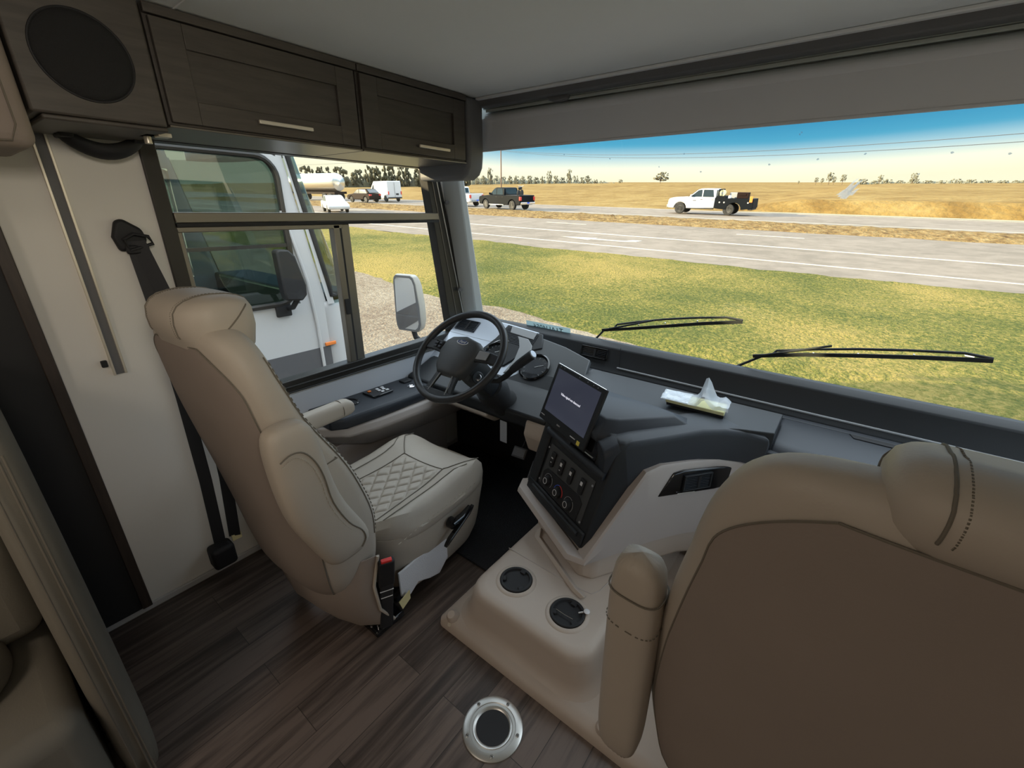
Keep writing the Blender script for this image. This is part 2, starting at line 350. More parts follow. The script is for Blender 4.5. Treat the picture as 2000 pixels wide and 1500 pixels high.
# ================================================================ the coach: shell
XL = -2.08; XR = 1.02; YB = -4.2; ZC = 2.14
b = BM(); box(b, XL-.06, XR+.06, YB, 2.36, -.06, 0); struct('floor', b, 'floor', smooth=False)
b = BM(); box(b, XL-.06, XR+.06, YB, 1.93, ZC, ZC+.06); struct('ceiling', b, 'ceiling', smooth=False)
# thin moulding seam across the ceiling
b = BM(); tube(b, [(-1.71,.62,ZC-.001),(XR,.62,ZC-.001)], .0022); struct('trim_1', b, 'ceiling')
# left wall with the opening for the driver's window
def yz(pts, x): return [(x, y, z) for y, z in pts]
b = BM()
prism(b, yz([(YB,0),(.555,0),(.555,2.14),(YB,2.14)], XL-.05), (.05,0,0))
prism(b, yz([(.555,0),(2.36,0),(2.28,.915),(2.20,.775),(.555,.775)], XL-.05), (.05,0,0))
prism(b, yz([(2.20,.775),(2.28,.915),(1.98,1.86),(1.955,1.845)], XL-.05), (.05,0,0))
prism(b, yz([(.555,1.845),(1.955,1.845),(1.98,1.86),(1.93,2.14),(.555,2.14)], XL-.05), (.05,0,0))
struct('wall_left', b, 'wall', smooth=False)
b = BM(); box(b, XR, XR+.06, YB, .55, 0, ZC); box(b, XR, XR+.06, .55, 2.0, 0, .78); box(b, XR, XR+.06, .55, 2.0, 1.85, ZC); box(b, XR, XR+.06, 2.0, 2.3, 0, ZC); struct('wall_right', b, 'wall', smooth=False)
b = BM(); box(b, XR-.01, XR+.05, .55, .60, .78, 1.85); box(b, XR-.01, XR+.05, 1.95, 2.0, .78, 1.85); box(b, XR-.01, XR+.05, .55, 2.0, .78, .83); box(b, XR-.01, XR+.05, .55, 2.0, 1.80, 1.85); w3 = struct('fill_window', b, 'frame')  # unseen passenger side window, added so sky light reaches the left wall
b = BM(); box(b, XR+.02, XR+.024, .60, 1.95, .83, 1.80); obj('pane', b, 'glass', w3, smooth=False)
# rear wall of the living area
b = BM(); box(b, XL, XR, YB-.06, YB, 0, ZC); struct('wall_back', b, 'wall', smooth=False)
b = BM(); box(b, XL-.02, XR, 2.18, 2.36, 0, .74); struct('wall_front', b, 'black', smooth=False)
b = BM(); box(b, XL+.001, XL+.014, -.02, 2.1, 0, .028); struct('baseboard_left', b, mat('pale_baseboard',(.50,.49,.48),.5), bevel=.003)
# outside skin of the coach below the glass
b = BM(); box(b, XL-.10, XL-.055, YB, 2.30, -.55, .765); box(b, XL-.10, XR+.1, 2.37, 2.44, -.6, .86); struct('wall_outer', b, 'white', bevel=.02)

# slide-out jamb: dark wood strips with a black seal between
b = BM(); box(b, XL, XL+.03, .118, .152, .03, ZC); box(b, XL, XL+.05, -.07, -.005, .03, ZC); struct('trim_2', b, 'dark_wood', bevel=.003)
b = BM(); box(b, XL, XL+.02, -.005, .118, .03, ZC); struct('trim_3', b, 'rubber')
# aluminium curtain track on the wall
t = thing('curtain_track', 'narrow aluminium channel fixed upright to the pale wall behind the driver seat', 'track', (XL,.305,1.04))
b = BM(); box(b, XL, XL+.012, .286, .293, 1.04, 1.86); box(b, XL, XL+.012, .318, .325, 1.04, 1.86); obj('rail', b, 'nickel', t, bevel=.001)
b = BM(); box(b, XL, XL+.004, .293, .318, 1.04, 1.86); obj('channel', b, 'cover_grey', t)
b = BM(); box(b, XL, XL+.012, .262, .280, 1.075, 1.10); obj('end_stop', b, 'rubber', t, bevel=.003)

# ---------------------------------------------------------------- driver side window
wf = BM()
OUT = [(.548,1.85),(1.957,1.85),(2.205,.765),(.548,.765)]
INN = [(.600,1.835),(1.862,1.835),(2.015,.850),(.600,.825)]
for i in range(4):
    j = (i+1) % 4
    prism(wf, yz([OUT[i],OUT[j],INN[j],INN[i]], XL-.055), (.067,0,0))
struct('window_1', wf, 'frame', bevel=.004, smooth=False); W1 = bpy.data.objects['window_1']
W1['label'] = 'black aluminium framed driver side window with raked front edge, sliding lower pane'
b = BM(); box(b, XL-.03, XL+.016, .60, 1.945, 1.562, 1.600); obj('mid_rail', b, 'frame_light', W1, bevel=.003)
b = BM(); box(b, XL-.02, XL+.02, .60, 1.94, 1.548, 1.561); obj('rail_gasket', b, 'rubber', W1)
b = BM(); box(b, XL-.04, XL+.006, .60, 1.30, 1.527, 1.548); box(b, XL-.04, XL+.006, .585, .615, .83, 1.53); box(b, XL-.04, XL+.006, 1.248, 1.282, .83, 1.545); obj('sliding_sash', b, 'frame_light', W1, bevel=.003)
b = BM(); box(b, XL-.045, XL-.008, 1.288, 1.345, .83, 1.548); obj('meeting_bar', b, 'frame_light', W1, bevel=.004)
b = BM(); box(b, XL-.03, XL+.004, 1.282, 1.292, .84, 1.545); obj('meeting_seal', b, 'rubber', W1)
b = BM(); box(b, XL+.004, XL+.016, 1.255, 1.283, 1.10, 1.18); obj('sash_latch', b, 'black', W1, bevel=.003)
b = BM(); tube(b, [(XL+.013,1.925,1.845),(XL+.013,2.148,.87)], .0045); obj('bright_bead', b, 'alu', W1)
b = BM(); tube(b, [(XL+.013,1.893,1.84),(XL+.013,2.085,.85)], .004); obj('inner_bead', b, 'frame_light', W1)
for (y, z) in ((1.965,1.60),(2.05,1.27),(2.14,1.02)):
    b = BM(); cyl(b, (XL-.002,y+.02,z),(XL+.010,y+.02,z), .009); obj('screw', b, 'black', W1)
for k, q in enumerate([[(.60,1.835),(1.862,1.835),(1.905,1.60),(.60,1.60)], [(1.345,1.55),(1.91,1.55),(2.015,.85),(1.345,.84)]]):
    b = BM(); prism(b, yz(q, XL-.036), (.004,0,0)); obj('pane', b, 'glass', W1, smooth=False)
b = BM(); prism(b, yz([(.615,1.528),(1.25,1.528),(1.25,.832),(.615,.832)], XL-.024), (.004,0,0)); obj('pane', b, 'glass', W1, smooth=False)
# lower channel of the window
b = BM(); tube(b, [(XL+.015,.60,.800),(XL+.015,2.1,.805)], .006); tube(b, [(XL+.013,.56,.772),(XL+.013,2.17,.772)], .006); obj('sill_channel', b, 'frame', W1)

# ---------------------------------------------------------------- windscreen
def yw(z): return 2.30-(z-.915)*.30
b = BM(); prism(b, [(XL+.03,yw(.80),.80),(XR,yw(.80),.80),(XR,yw(2.16),2.16),(XL+.03,yw(2.16),2.16)], (0,.006,.002)); struct('window_2', b, 'glass', smooth=False)
bpy.data.objects['window_2']['label'] = 'wide raked windscreen glass'
# A pillar trim
b = BM()
top = [(-2.075,1.985,1.80),(-1.985,1.985,1.80),(-1.945,2.00,1.80),(-1.935,2.035,1.80),(-2.075,2.05,1.80)]
bot = [(-2.075,2.135,.93),(-2.045,2.165,.93),(-2.01,2.20,.93),(-1.992,2.262,.93),(-2.075,2.285,.93)]
loft(b, [bot, top]); P_ = struct('trim_4', b, 'cabin_grey', bevel=.008, smooth=True)
P_['label'] = 'light grey padded pillar trim between side window and windscreen'
for z, y in ((1.66,2.02),(1.13,2.11)):
    b = BM(); cyl(b, (-2.06,y-.012,z),(-2.035,y-.03,z), .012); obj('screw_cap', b, 'cover_grey', P_)
# cover at the front end of the cabinets
b = BM()
prof = [(-2.075,2.138),(-1.70,2.138),(-1.688,2.10),(-1.686,1.88),(-1.692,1.825),(-1.712,1.79),(-1.75,1.768),(-2.075,1.768)]
prism(b, [(x,1.815,z) for x, z in prof], (0,.12,0)); struct('trim_5', b, 'cover_grey', bevel=.02, seg=3)
# header above the windscreen
b = BM(); box(b, -1.70, XR, 1.905, 1.955, 2.100, 2.139); struct('trim_6', b, 'cover_grey', bevel=.006)
b = BM(); box(b, -1.70, XR, 1.885, 1.912, 2.128, 2.1395); struct('trim_7', b, 'ceiling', bevel=.004)
b = BM(); box(b, -1.69, -1.28, 1.952, 1.962, 2.084, 2.096); box(b, -1.20, XR, 1.952, 1.962, 2.084, 2.096); struct('trim_8', b, mat('pale_cassette_edge',(.52,.54,.52),.5), bevel=.002)
b = BM(); prism(b, [(x,1.93,z) for x, z in [(-1.30,2.102),(-1.19,2.102),(-1.195,2.086),(-1.225,2.080),(-1.265,2.080),(-1.295,2.088)]], (0,.035,0)); struct('trim_9', b, 'cover_grey', bevel=.004)
b = BM(); box(b, -1.80, XR, 1.995, 2.0, 2.02, 2.14); box(b, -1.71, XR, 1.955, 2.0, 2.098, 2.139); struct('trim_14', b, 'cabin_grey')
t = thing('roller_blind', 'grey fabric roller shade drawn a little way down over the windscreen top', 'shade', (-.3,1.98,1.91))
b = BM(); cyl(b, (-1.70,1.985,2.055),(XR-.02,1.985,2.055), .030, n=32); obj('roller', b, 'shade', t)
b = BM(); prism(b, [(-1.80,1.975,1.918),(XR-.03,1.975,1.918),(XR-.03,1.958,2.058),(-1.80,1.958,2.058)], (0,.003,0)); obj('fabric', b, 'shade', t)
b = BM(); box(b, -1.80, XR-.03, 1.972, 1.982, 1.909, 1.920); obj('bottom_bar', b, 'shade', t, bevel=.003)

# ---------------------------------------------------------------- overhead cabinets
CF = -1.712
def shaker(y0, y1, z0, z1, parent, hy0=None, hy1=None, hz=None, handle=True):
    d = obj('door', panel_door(y0,y1,z0,z1), 'cabinet', parent, bevel=.002)
    if handle:
        b = BM(); box(b, CF+.030, CF+.040, hy0, hy1, hz-.006, hz+.006); obj('handle', b, 'nickel', d, bevel=.002)
        for q0 in (hy0+.012, hy1-.022):
            b = BM(); box(b, CF+.014, CF+.032, q0, q0+.010, hz-.004, hz+.004); obj('handle_post', b, 'cover_grey', d)
    return d
def panel_door(y0, y1, z0, z1, st=.062):
    b = BM(); box(b, CF+.001, CF+.006, y0+.01, y1-.01, z0+.01, z1-.01)
    box(b, CF+.001, CF+.018, y0, y0+st*1.25, z0, z1); box(b, CF+.001, CF+.018, y1-st*1.25, y1, z0, z1)
    box(b, CF+.001, CF+.018, y0+st*1.25, y1-st*1.25, z0, z0+st); box(b, CF+.001, CF+.018, y0+st*1.25, y1-st*1.25, z1-st, z1); return b
def carcass(y0, y1):
    b = BM(); box(b, XL+.002, CF, y0, y1, 1.845, 2.135); box(b, CF, CF+.020, y0, y1, 2.112, 2.136); return b
for (y0, y1, lab, hy) in ((.543,1.200,'dark wood overhead cabinet with wide door above the driver window', (.793,.981)),(1.206,1.812,'dark wood overhead cabinet at the corner beside the windscreen shade', (1.484,1.672))):
    t = thing('overhead_cabinet', lab, 'cabinet', (CF,(y0+y1)/2,1.845))
    obj('body', carcass(y0,y1), 'cabinet', t, bevel=.002)
    shaker(y0+.008, y1-.012, 1.852, 2.108, t, hy[0], hy[1], 1.884)
    b = BM(); box(b, XL+.02, CF+.012, y0, y1, 1.838, 1.8445); obj('underside_panel', b, 'frame_light', t, bevel=.002)
t = thing('speaker_cabinet', 'dark wood overhead cabinet holding a round black speaker grille', 'cabinet', (CF,.39,1.845))
b = BM(); box(b, XL+.002, CF+.018, .252, .535, 1.835, 2.136); obj('body', b, 'cabinet', t, bevel=.006)
b = BM(); Fs = frame((CF+.0185,.388,1.975),(0,1,0),ey=(0,0,1)); lathe(b, [(0.0,.012),(.080,.0105),(.093,.006),(.098,0)], Fs, 48); obj('speaker_grille', b, mat('black_speaker_mesh',(.012,.012,.013),.75,bump=1,bscale=700,bdist=.002), t)
b = BM(); Fr = [V((CF+.019, .388+.099*math.cos(a), 1.975+.099*math.sin(a))) for a in [2*PI*k/48 for k in range(48)]]; tube(b, Fr, .003, loop=True); obj('grille_rim', b, 'black', t)
b = BM(); box(b, XL+.02, CF+.014, .27, .535, 1.822, 1.834); obj('underside_panel', b, 'cabinet', t, bevel=.004)
# grab handle below the speaker cabinet
t = thing('grab_handle', 'black padded grab handle hanging under the speaker cabinet', 'handle', (-2.0,.44,1.83))
b = BM(); pts = [(-2.0,.345+.195*k/14, 1.834-.052*math.sin(PI*k/14)**.7) for k in range(15)]
tube(b, pts, [.013+.004*math.sin(PI*k/14) for k in range(15)], 12, flat=1.6); obj('grip', b, 'black', t)
b = BM(); box(b, -2.05, -1.96, .335, .37, 1.812, 1.834); obj('mount', b, 'black', t, bevel=.006); b = BM(); box(b, -2.05, -1.96, .515, .55, 1.812, 1.834); obj('mount', b, 'black', t, bevel=.006)
# small brass-bright lift-up latch
t = thing('cabinet_latch', 'small shiny metal latch under the cabinets at the rear window corner', 'latch', (-1.80,.53,1.82))
b = BM(); box(b, -1.86, -1.78, .50, .535, 1.822, 1.830); obj('plate', b, 'chrome', t, bevel=.002)
b = BM(); box(b, -1.80, -1.76, .525, .560, 1.816, 1.828); obj('catch', b, 'nickel', t, bevel=.002)
b = BM(); cyl(b, (-1.83,.515,1.822),(-1.83,.515,1.800), .010); obj('stud', b, 'nickel', t, bevel=.002)
# padded valance at the upper left
t = thing('window_valance', 'tan padded valance at the upper left beside the speaker cabinet', 'valance', (-1.85,.1,1.75))
b = BM(); box(b, -2.07, -1.68, -.30, .246, 1.750, 2.13); obj('padding', b, 'seatback', t, bevel=.03, seg=4)
b = BM(); tube(b, [(-1.682,.215,2.12),(-1.677,.215,1.80),(-1.68,.20,1.765),(-1.68,.0,1.752)], .002); obj('piping', b, 'thread', t)

# ---------------------------------------------------------------- seat belt on the wall
t = thing('shoulder_belt', 'long black shoulder belt running down the pale wall behind the driver seat', 'seat belt', (-2.06,.43,.08))
b = BM(); prism(b, yz([(.400,1.520),(.418,1.572),(.440,1.580),(.488,1.545),(.497,1.505),(.470,1.478),(.412,1.470)], XL+.002), (.030,0,0)); obj('anchor_cover', b, 'black', t, bevel=.010, seg=3)
b = BM(); tube(b, [(XL+.045,.425,1.512),(XL+.05,.455,1.530),(XL+.05,.495,1.520),(XL+.045,.505,1.495),(XL+.045,.435,1.475)], .006, loop=True); obj('guide_loop', b, 'black', t)
b = BM(); box(b, XL+.028, XL+.046, .425, .492, 1.462, 1.492); obj('slot_cover', b, 'black', t, bevel=.006)
b = BM(); ribbon(b, [(XL+.036,.452,1.505),(XL+.035,.46,1.30),(XL+.033,.462,.9),(XL+.033,.455,.5),(XL+.033,.440,.17)], .046, .0025, (.3,1,0)); obj('webbing', b, 'belt', t)
b = BM(); ribbon(b, [(XL+.044,.462,1.505),(XL+.060,.50,1.28),(XL+.072,.535,.90),(XL+.068,.52,.5),(XL+.055,.498,.18)], .046, .0025, [(.5,1,0)]*5); obj('webbing', b, 'belt', t)
b = BM(); box(b, XL+.004, XL+.085, .385, .482, .055, .165); obj('retractor', b, 'black', t, bevel=.018, seg=3)
b = BM(); box(b, XL+.05, XL+.056, .485, .525, .155, .185); obj('paper_tag', b, 'cream', t)
# ================================================================ side console
t = thing('side_console', 'black topped side console with cup holder and mirror switches under the window', 'console', (-1.95,1.35,.33))
b = BM(); loft(b, [[(XL+.01,y,zt),(x1,y,zt),(x1+.012,y,zt-.018),(x1+.006,y,zt-.062),(XL+.01,y,zt-.066)] for (y,x1,zt) in ((.96,-1.875,.655),(1.03,-1.832,.653),(1.30,-1.822,.650),(1.70,-1.826,.645))]); obj('console_top', b, 'plastic_soft', t, bevel=.010, seg=3)
b = BM(); loft(b, [[(XL+.012,y,zt),(x1,y,zt),(x1+.012,y,zt-.05),(x1-.02,y,(zt+zb)/2),(x1-.10,y,zb),(XL+.012,y,zb)] for (y,x1,zt,zb) in ((.93,-1.93,.60,.50),(1.04,-1.845,.588,.46),(1.20,-1.815,.585,.40),(1.5,-1.80,.582,.375),(1.80,-1.815,.578,.345),(1.95,-1.84,.574,.33))]); obj('beige_pod', b, 'beige_grey', t, bevel=.012, seg=3)
b = BM(); Fc = Matrix.Translation((-1.982,1.148,.652)); lathe(b, [(.047,0),(.052,.003),(.047,.006),(.041,.004),(.038,-.008),(.036,-.04)], Fc, 32); obj('cup_holder', b, 'gloss', t)
b = BM(); box(b, -2.035, -1.925, 1.265, 1.395, .651, .663); sp = obj('switch_panel', b, 'gloss', t, bevel=.004)
for i, (x, y) in enumerate(((-1.975,1.335),(-1.950,1.340),(-2.0,1.338),(-1.975,1.365),(-1.950,1.372),(-2.0,1.372),(-2.005,1.29))):
    b = BM(); box(b, x-.008, x+.008, y-.009, y+.009, .663, .668); obj('button', b, 'mark_white' if i < 6 else 'orange', sp, bevel=.002)
b = BM(); lathe(b, [(.020,0),(.022,.004),(.014,.006),(.010,.003)], Matrix.Translation((-1.915,1.515,.648))); obj('socket', b, 'chrome', t)
b = BM(); box(b, -2.03, -1.98, 1.515, 1.575, .646, .658); obj('switch', b, 'black', t, bevel=.004)
# flat wall panels
b = BM(); box(b, XL+.001, XL+.008, .62, 2.06, .64, .758); box(b, XL+.001, XL+.004, .62, 2.06, .30, .64); struct('trim_10', b, mat('blue_grey_side_panel',(.50,.52,.56),.45), bevel=.002)
b = BM(); box(b, XL+.005, -2.00, .62, 1.86, .03, .42); struct('trim_11', b, 'beige_grey', bevel=.006)
b = BM(); box(b, -2.0, -1.04, 1.20, 2.18, .0, .012); tag(obj('floor_mat', b, 'mat', smooth=False), 'black textured rubber mat in the driver footwell', 'floor mat')
b = BM(); box(b, -2.06, -1.0, 2.02, 2.18, .012, .74); struct('trim_13', b, 'black')

# ================================================================ dashboard
t = thing('dashboard', 'long black dashboard with silver driver fascia below the windscreen', 'dashboard', (-.6,2.2,.74)); DB = t
b = BM(); prism(b, [(XL+.02,y,z) for y, z in [(2.345,.895),(2.305,.914),(2.275,.913),(2.238,.892),(2.205,.800),(2.175,.768),(2.17,.70),(2.345,.70)]], (XR-XL-.04,0,0)); obj('windscreen_lip', b, 'plastic', t, bevel=.006, seg=2)
b = BM(); tube(b, [(-.94,2.198,.796),(0.0,2.198,.792),(1.0,2.198,.790)], .0055, flat=1); obj('accent_strip', b, 'mark_grey', t)
b = BM(); tube(b, [(-.945,2.236,.905),(-.930,2.202,.80)], .0012); obj('panel_gap', b, 'black', t)
# louvre texture left of the centre vent
b = BM()
for k in range(11): tube(b, [(-1.42,2.240-.0031*k*.9,.890-.0085*k),(-1.24-.006*k,2.240-.0031*k*.9,.890-.0085*k)], .0022)
obj('louvre_ribs', b, 'plastic', t)
Ff = frame((0,2.222,.847),(1,0,0),ey=(0,.035,.092))
def vent(F, w, h, n, parent, body='gloss', name='vent'):
    b = BM()
    for (x0,x1,y0,y1) in ((-w/2,w/2,h/2-.006,h/2),(-w/2,w/2,-h/2,-h/2+.006),(-w/2,-w/2+.008,-h/2,h/2),(w/2-.008,w/2,-h/2,h/2)): box(b, x0,x1,y0,y1,-.004,.006, F)
    box(b, -w/2,w/2,-h/2,h/2,-.012,-.004, F); v = obj(name, b, body, parent, bevel=.0015)
    for k in range(n):
        y = -h/2+.008+(h-.016)*(k+.5)/n
        b = BM(); box(b, -w/2+.010,w/2-.010,y-.0015,y+.0015,-.004,.004, F); obj('slat', b, 'plastic_soft', v)
    b = BM(); box(b, .0,.012,-h/2+.008,h/2-.008,.002,.006, F); obj('tab', b, 'black', v)
    return v
vent(Ff @ Matrix.Translation((-1.10,.002,.006)), .17, .062, 5, t)
# silver fascia: plane sloping toward the driver
SN = V((0,-.584,.811)); SS = V((0,-.811,-.584)); SO = V((0,2.1,.93))
SF = Matrix.Translation(SO) @ Matrix((V((1,0,0)),-SS,SN)).transposed().to_4x4()     # x right, y up the slope, z out
def slab(pts, z0, z1): 
    b = BM(); prism(b, [(x,-s,z0) for x, s in pts], (0,0,z1-z0), SF); return b
obj('silver_fascia', slab([(-2.075,-.055),(-1.66,-.035),(-1.42,-.015),(-1.395,.05),(-1.40,.12),(-1.385,.30),(-1.42,.39),(-2.075,.36)], -.05, .0), 'silver', t, bevel=.008, seg=3)
b = BM(); tube(b, [SF @ V((x,-s,.0)) for x, s in ((-2.07,.125),(-1.85,.128),(-1.66,.13))], .0014); obj('fascia_crease', b, 'mark_grey', t)
vent(SF @ Matrix.Translation((-1.96,-.050,.004)), .17, .088, 6, t, 'plastic_soft')
obj('hood_panel', slab([(-1.655,-.02),(-1.38,.0),(-1.33,.10),(-1.42,.15),(-1.50,.28),(-1.60,.30),(-1.70,.25),(-1.72,.19),(-1.68,.10)], -.001, .010), 'plastic', t, bevel=.006)
b = BM()
for k in range(11): tube(b, [SF @ V((-1.64,-.0-.010*k-.004,.011)), SF @ V((-1.40,-.010*k-.018,.011))], .0022)
obj('louvre_ribs', b, 'plastic_soft', t)
obj('name_plaque', slab([(-1.615,-.012),(-1.42,.004),(-1.415,.058),(-1.60,.040)], .008, .016), 'grey', t, bevel=.002)
obj('silver_arch', slab([(-1.535,.055),(-1.45,.06),(-1.40,.10),(-1.375,.16),(-1.38,.24),(-1.43,.30),(-1.47,.33),(-1.455,.22),(-1.475,.13),(-1.51,.08)], .006, .016), 'grey', t, bevel=.004)
obj('lower_dark_trim', slab([(-1.36,.28),(-1.16,.26),(-1.10,.34),(-1.12,.42),(-1.45,.42),(-1.44,.36)], -.02, .010), 'plastic', t, bevel=.006)
obj('right_dark_trim', slab([(-1.395,.02),(-1.20,.05),(-1.02,.10),(-.98,.30),(-1.22,.36),(-1.385,.36)], -.03, .003), mat('charcoal_panel',(.07,.075,.08),.5), t, bevel=.006)
def gauge(x, s, r, name):
    F = SF @ Matrix.Translation((x,-s,.004)); b = BM(); lathe(b, [(r,-.006),(r*1.05,.014),(r*.96,.020),(r*.90,.012),(r*.86,.004)], F, 40); g = obj(name, b, 'gloss', DB)
    b = BM(); lathe(b, [(.001,.006),(r*.88,.006),(r*.88,.003)], F, 40); obj('dial', b, mat('dial_face',(.03,.034,.04),.25), g)
    b = BM(); box(b, -.001,.001,0,r*.6,.007,.009, F @ Matrix.Rotation(R(-60),4,'Z')); obj('needle', b, 'mark_white', g)
    for k in range(11):
        b = BM(); a = R(220-26*k); box(b, -.001,.001,r*.68,r*.8,.006,.0075, F @ Matrix.Rotation(a-PI/2,4,'Z')); obj('dial_mark', b, 'mark_grey', g)
gauge(-1.615,.205,.068,'gauge'); gauge(-1.302,.238,.088,'gauge')
b = BM(); tube(b, [SF @ V((x,-s,.012)) for x, s in ((-1.70,.24),(-1.685,.16),(-1.64,.115),(-1.57,.105))], .0022); obj('bright_ring', b, 'chrome', t)
# knee area and beige lower panels
b = BM(); loft(b, [[(x,1.72,.70),(x,1.60,.66),(x,1.62,.58),(x,1.72,.52),(x,2.1,.50),(x,2.1,.75),(x,1.80,.73)] for x in (-2.06,-1.02)]); obj('knee_panel', b, 'plastic', t, bevel=.015, seg=3)
b = BM(); loft(b, [[(x,1.60,.64),(x,1.575,.57),(x,1.62,.46),(x,1.72,.43),(x,1.9,.44),(x,1.9,.64)] for x in (-1.14,-1.10,-.93)]); obj('beige_knee_panel', b, 'beige_plastic', t, bevel=.014, seg=3)
b = BM(); loft(b, [[(x,1.64,.62),(x,1.62,.56),(x,1.70,.50),(x,1.9,.48),(x,1.9,.62)] for x in (-1.85,-1.42)]); obj('beige_knee_panel', b, 'beige_plastic', t, bevel=.014, seg=3)
# tray shelf and passenger side
b = BM(); prism(b, [(-1.12,2.19,.742),(1.0,2.19,.742),(1.0,1.80,.742),(-.10,1.80,.742),(-.42,1.75,.742),(-.86,1.80,.742)][::-1], (0,0,-.03)); obj('tray_floor', b, 'plastic_soft', t, bevel=.004)
b = BM(); loft(b, [[(x,y-.012,.742),(x,y,.772),(x,y+.03,.775),(x,y+.05,.742)] for x, y in ((-1.06,2.05),(-.99,2.12),(-.80,2.125),(-.12,2.125),(.98,2.125))]); obj('tray_rim', b, 'plastic_soft', t, bevel=.006, seg=3)
b = BM(); prism(b, [(-1.13,y,z) for y, z in ((2.15,.78),(1.98,.80),(1.94,.79),(1.92,.74),(2.15,.70))], (.13,0,0)); obj('tray_end', b, 'plastic_soft', t, bevel=.012, seg=3)

# ---------------------------------------------------------------- passenger dash
PD = DB; t = DB
def dashring(x, y, zt, k=1):   # closed section, front face at y
    return [(x,y,.40),(x,y-.012,.62),(x,y+.006,.735*k),(x,y+.035,zt-.006),(x,y+.07,zt),(x,y+.34,zt+.004),(x,2.17,zt-.02),(x,2.17,.40)]
b = BM(); loft(b, [dashring(x,y,.765) for x, y in ((-.105,1.815),(-.02,1.80),(.3,1.80),(1.0,1.80))]); obj('dash_top', b, 'plastic_soft', t, bevel=.012, seg=3)
b = BM(); prism(b, [(.155,2.09,.772),(.95,2.09,.772),(.95,2.125,.772),(.14,2.125,.772)], (0,0,-.02)); obj('tray_slot', b, 'black', t)

# ---------------------------------------------------------------- centre stack, turned toward the driver
nb = V((.446,.895,0)); eh = V((-.895,.446,0)); Lq = R(17)
upv = math.cos(Lq)*V((0,0,1))+math.sin(Lq)*nb; nout = eh.cross(upv)*-1
if nout.dot(V((0,-1,0))) < 0: nout = -nout
P0 = V((-.609,1.252,.36))
KF = Matrix.Translation(P0) @ Matrix((-eh,upv,nout)).transposed().to_4x4()      # x right (from the viewer), y up, z out of the face
def K(a, u, w=0): return KF @ V((-a,u,w))
t = thing('centre_stack', 'black centre console tower with switches, climate knobs and pop-up screen slot', 'console', (-.75,1.5,.2)); CS = t
sd_ = V((.54,.84,0)).normalized()
def ring_at(u, front0, w, back):       # plan ring at height u up the face
    p = K(0,u); q = K(w,u)
    return [p, p+sd_*back, p+sd_*back+eh*w*1.0+nb*.05, q+nb*.25, q]
# main black body: hull swept between bottom and top outline of the face
def stack_ring(u, inset=0, wl=.475):
    p = K(-.004+inset,u,-inset); q = K(wl-inset,u,-inset); z = p.z
    a1 = p+V((.020,.012,0)); r1 = V((-.37,1.66,z)); r2 = V((-.22,1.78,z)); r3 = V((-.10,1.83,z)); bk = V((-.10,2.05,z)); bl = V((-1.02,2.05,z)); l1 = q+V((-.012,.03,0))
    return [p, a1, r1+V((inset*-.8,inset*.5,0)), r2, r3, bk, bl, l1, q]
b = BM(); loft(b, [stack_ring(u) for u in (.0,.10,.20,.30,.40,.45)]+[stack_ring(.470,.004),stack_ring(.482,.016)]); obj('tower', b, 'plastic', t, bevel=.004)
# raised pod behind the screen
T1 = [V((-.79,1.47,.800)),V((-.645,1.395,.800)),V((-.580,1.420,.800)),V((-.345,1.68,.805)),V((-.35,1.80,.79)),V((-.50,1.86,.78)),V((-.93,1.86,.78)),V((-.99,1.62,.80))]
T2 = [V((-.78,1.52,.852)),V((-.64,1.445,.854)),V((-.592,1.468,.854)),V((-.428,1.655,.850)),V((-.44,1.69,.846)),V((-.52,1.72,.842)),V((-.88,1.76,.84)),V((-.94,1.65,.85))]
T3 = [p+(V((-.70,1.66,p.z))-p)*.06+V((0,0,.006)) for p in T2]
b = BM(); loft(b, [[p+V((0,0,-.03)) for p in T1], T1, T2, T3]); obj('top_pod', b, 'plastic_soft', t, bevel=.008, seg=3)
# rounded shoulder band along the right of the tower
b = BM(); loft(b, [[V(c)+V((0,0,-.30)), V(c)+V((.010,-.006,0))*1, V(c)+V((.006,.004,.020)), V(c)+V((-.03,.03,.030)), V(c)+V((-.10,.12,.024)), V(c)+V((-.10,.12,-.30))] for c in [(-.592,1.335,.755),(-.555,1.37,.785),(-.505,1.42,.793),(-.42,1.535,.797),(-.33,1.665,.80),(-.265,1.735,.795),(-.195,1.785,.786),(-.113,1.80,.776)]]); obj('shoulder', b, 'plastic_soft', t, bevel=.008, seg=3)
# beige surround: lip under the tower, then panel to the right with the vent
def lowline(s):    # follows the foot of the tower
    return s
Bq = [(-1.045,1.47),(-1.03,1.425),(-.64,1.222),(-.585,1.225),(-.462,1.449),(-.425,1.508),(-.351,1.623),(-.275,1.73),(-.20,1.78),(-.12,1.79),(1.0,1.77)]
foot = []
b = BM(); rings = []
zt_ = [.40,.385,.350,.355,.690,.708,.700,.686,.676,.672,.66]; zb_ = [.350,.335,.312,.315,.32,.325,.325,.315,.30,.29,.28]
ofs = [(-.01,-.01),(-.012,-.012),(-.006,-.018),(.016,-.012),(.015,-.011),(.015,-.011),(.015,-.011),(.013,-.013),(.007,-.016),(0,-.018),(0,-.018)]
DENSE = []
def lerp(a, b_, f): return a+(b_-a)*f
for i in range(len(Bq)-1):
    n_ = 6 if i == 3 else 3
    for k in range(n_):
        f = k/n_
        DENSE.append((lerp(Bq[i][0],Bq[i+1][0],f),lerp(Bq[i][1],Bq[i+1][1],f),lerp(zt_[i],zt_[i+1],f if i != 3 else min(1,f*1.0)),lerp(zb_[i],zb_[i+1],f),lerp(ofs[i][0],ofs[i+1][0],f),lerp(ofs[i][1],ofs[i+1][1],f)))
DENSE.append((Bq[-1][0],Bq[-1][1],zt_[-1],zb_[-1],0,-.018))
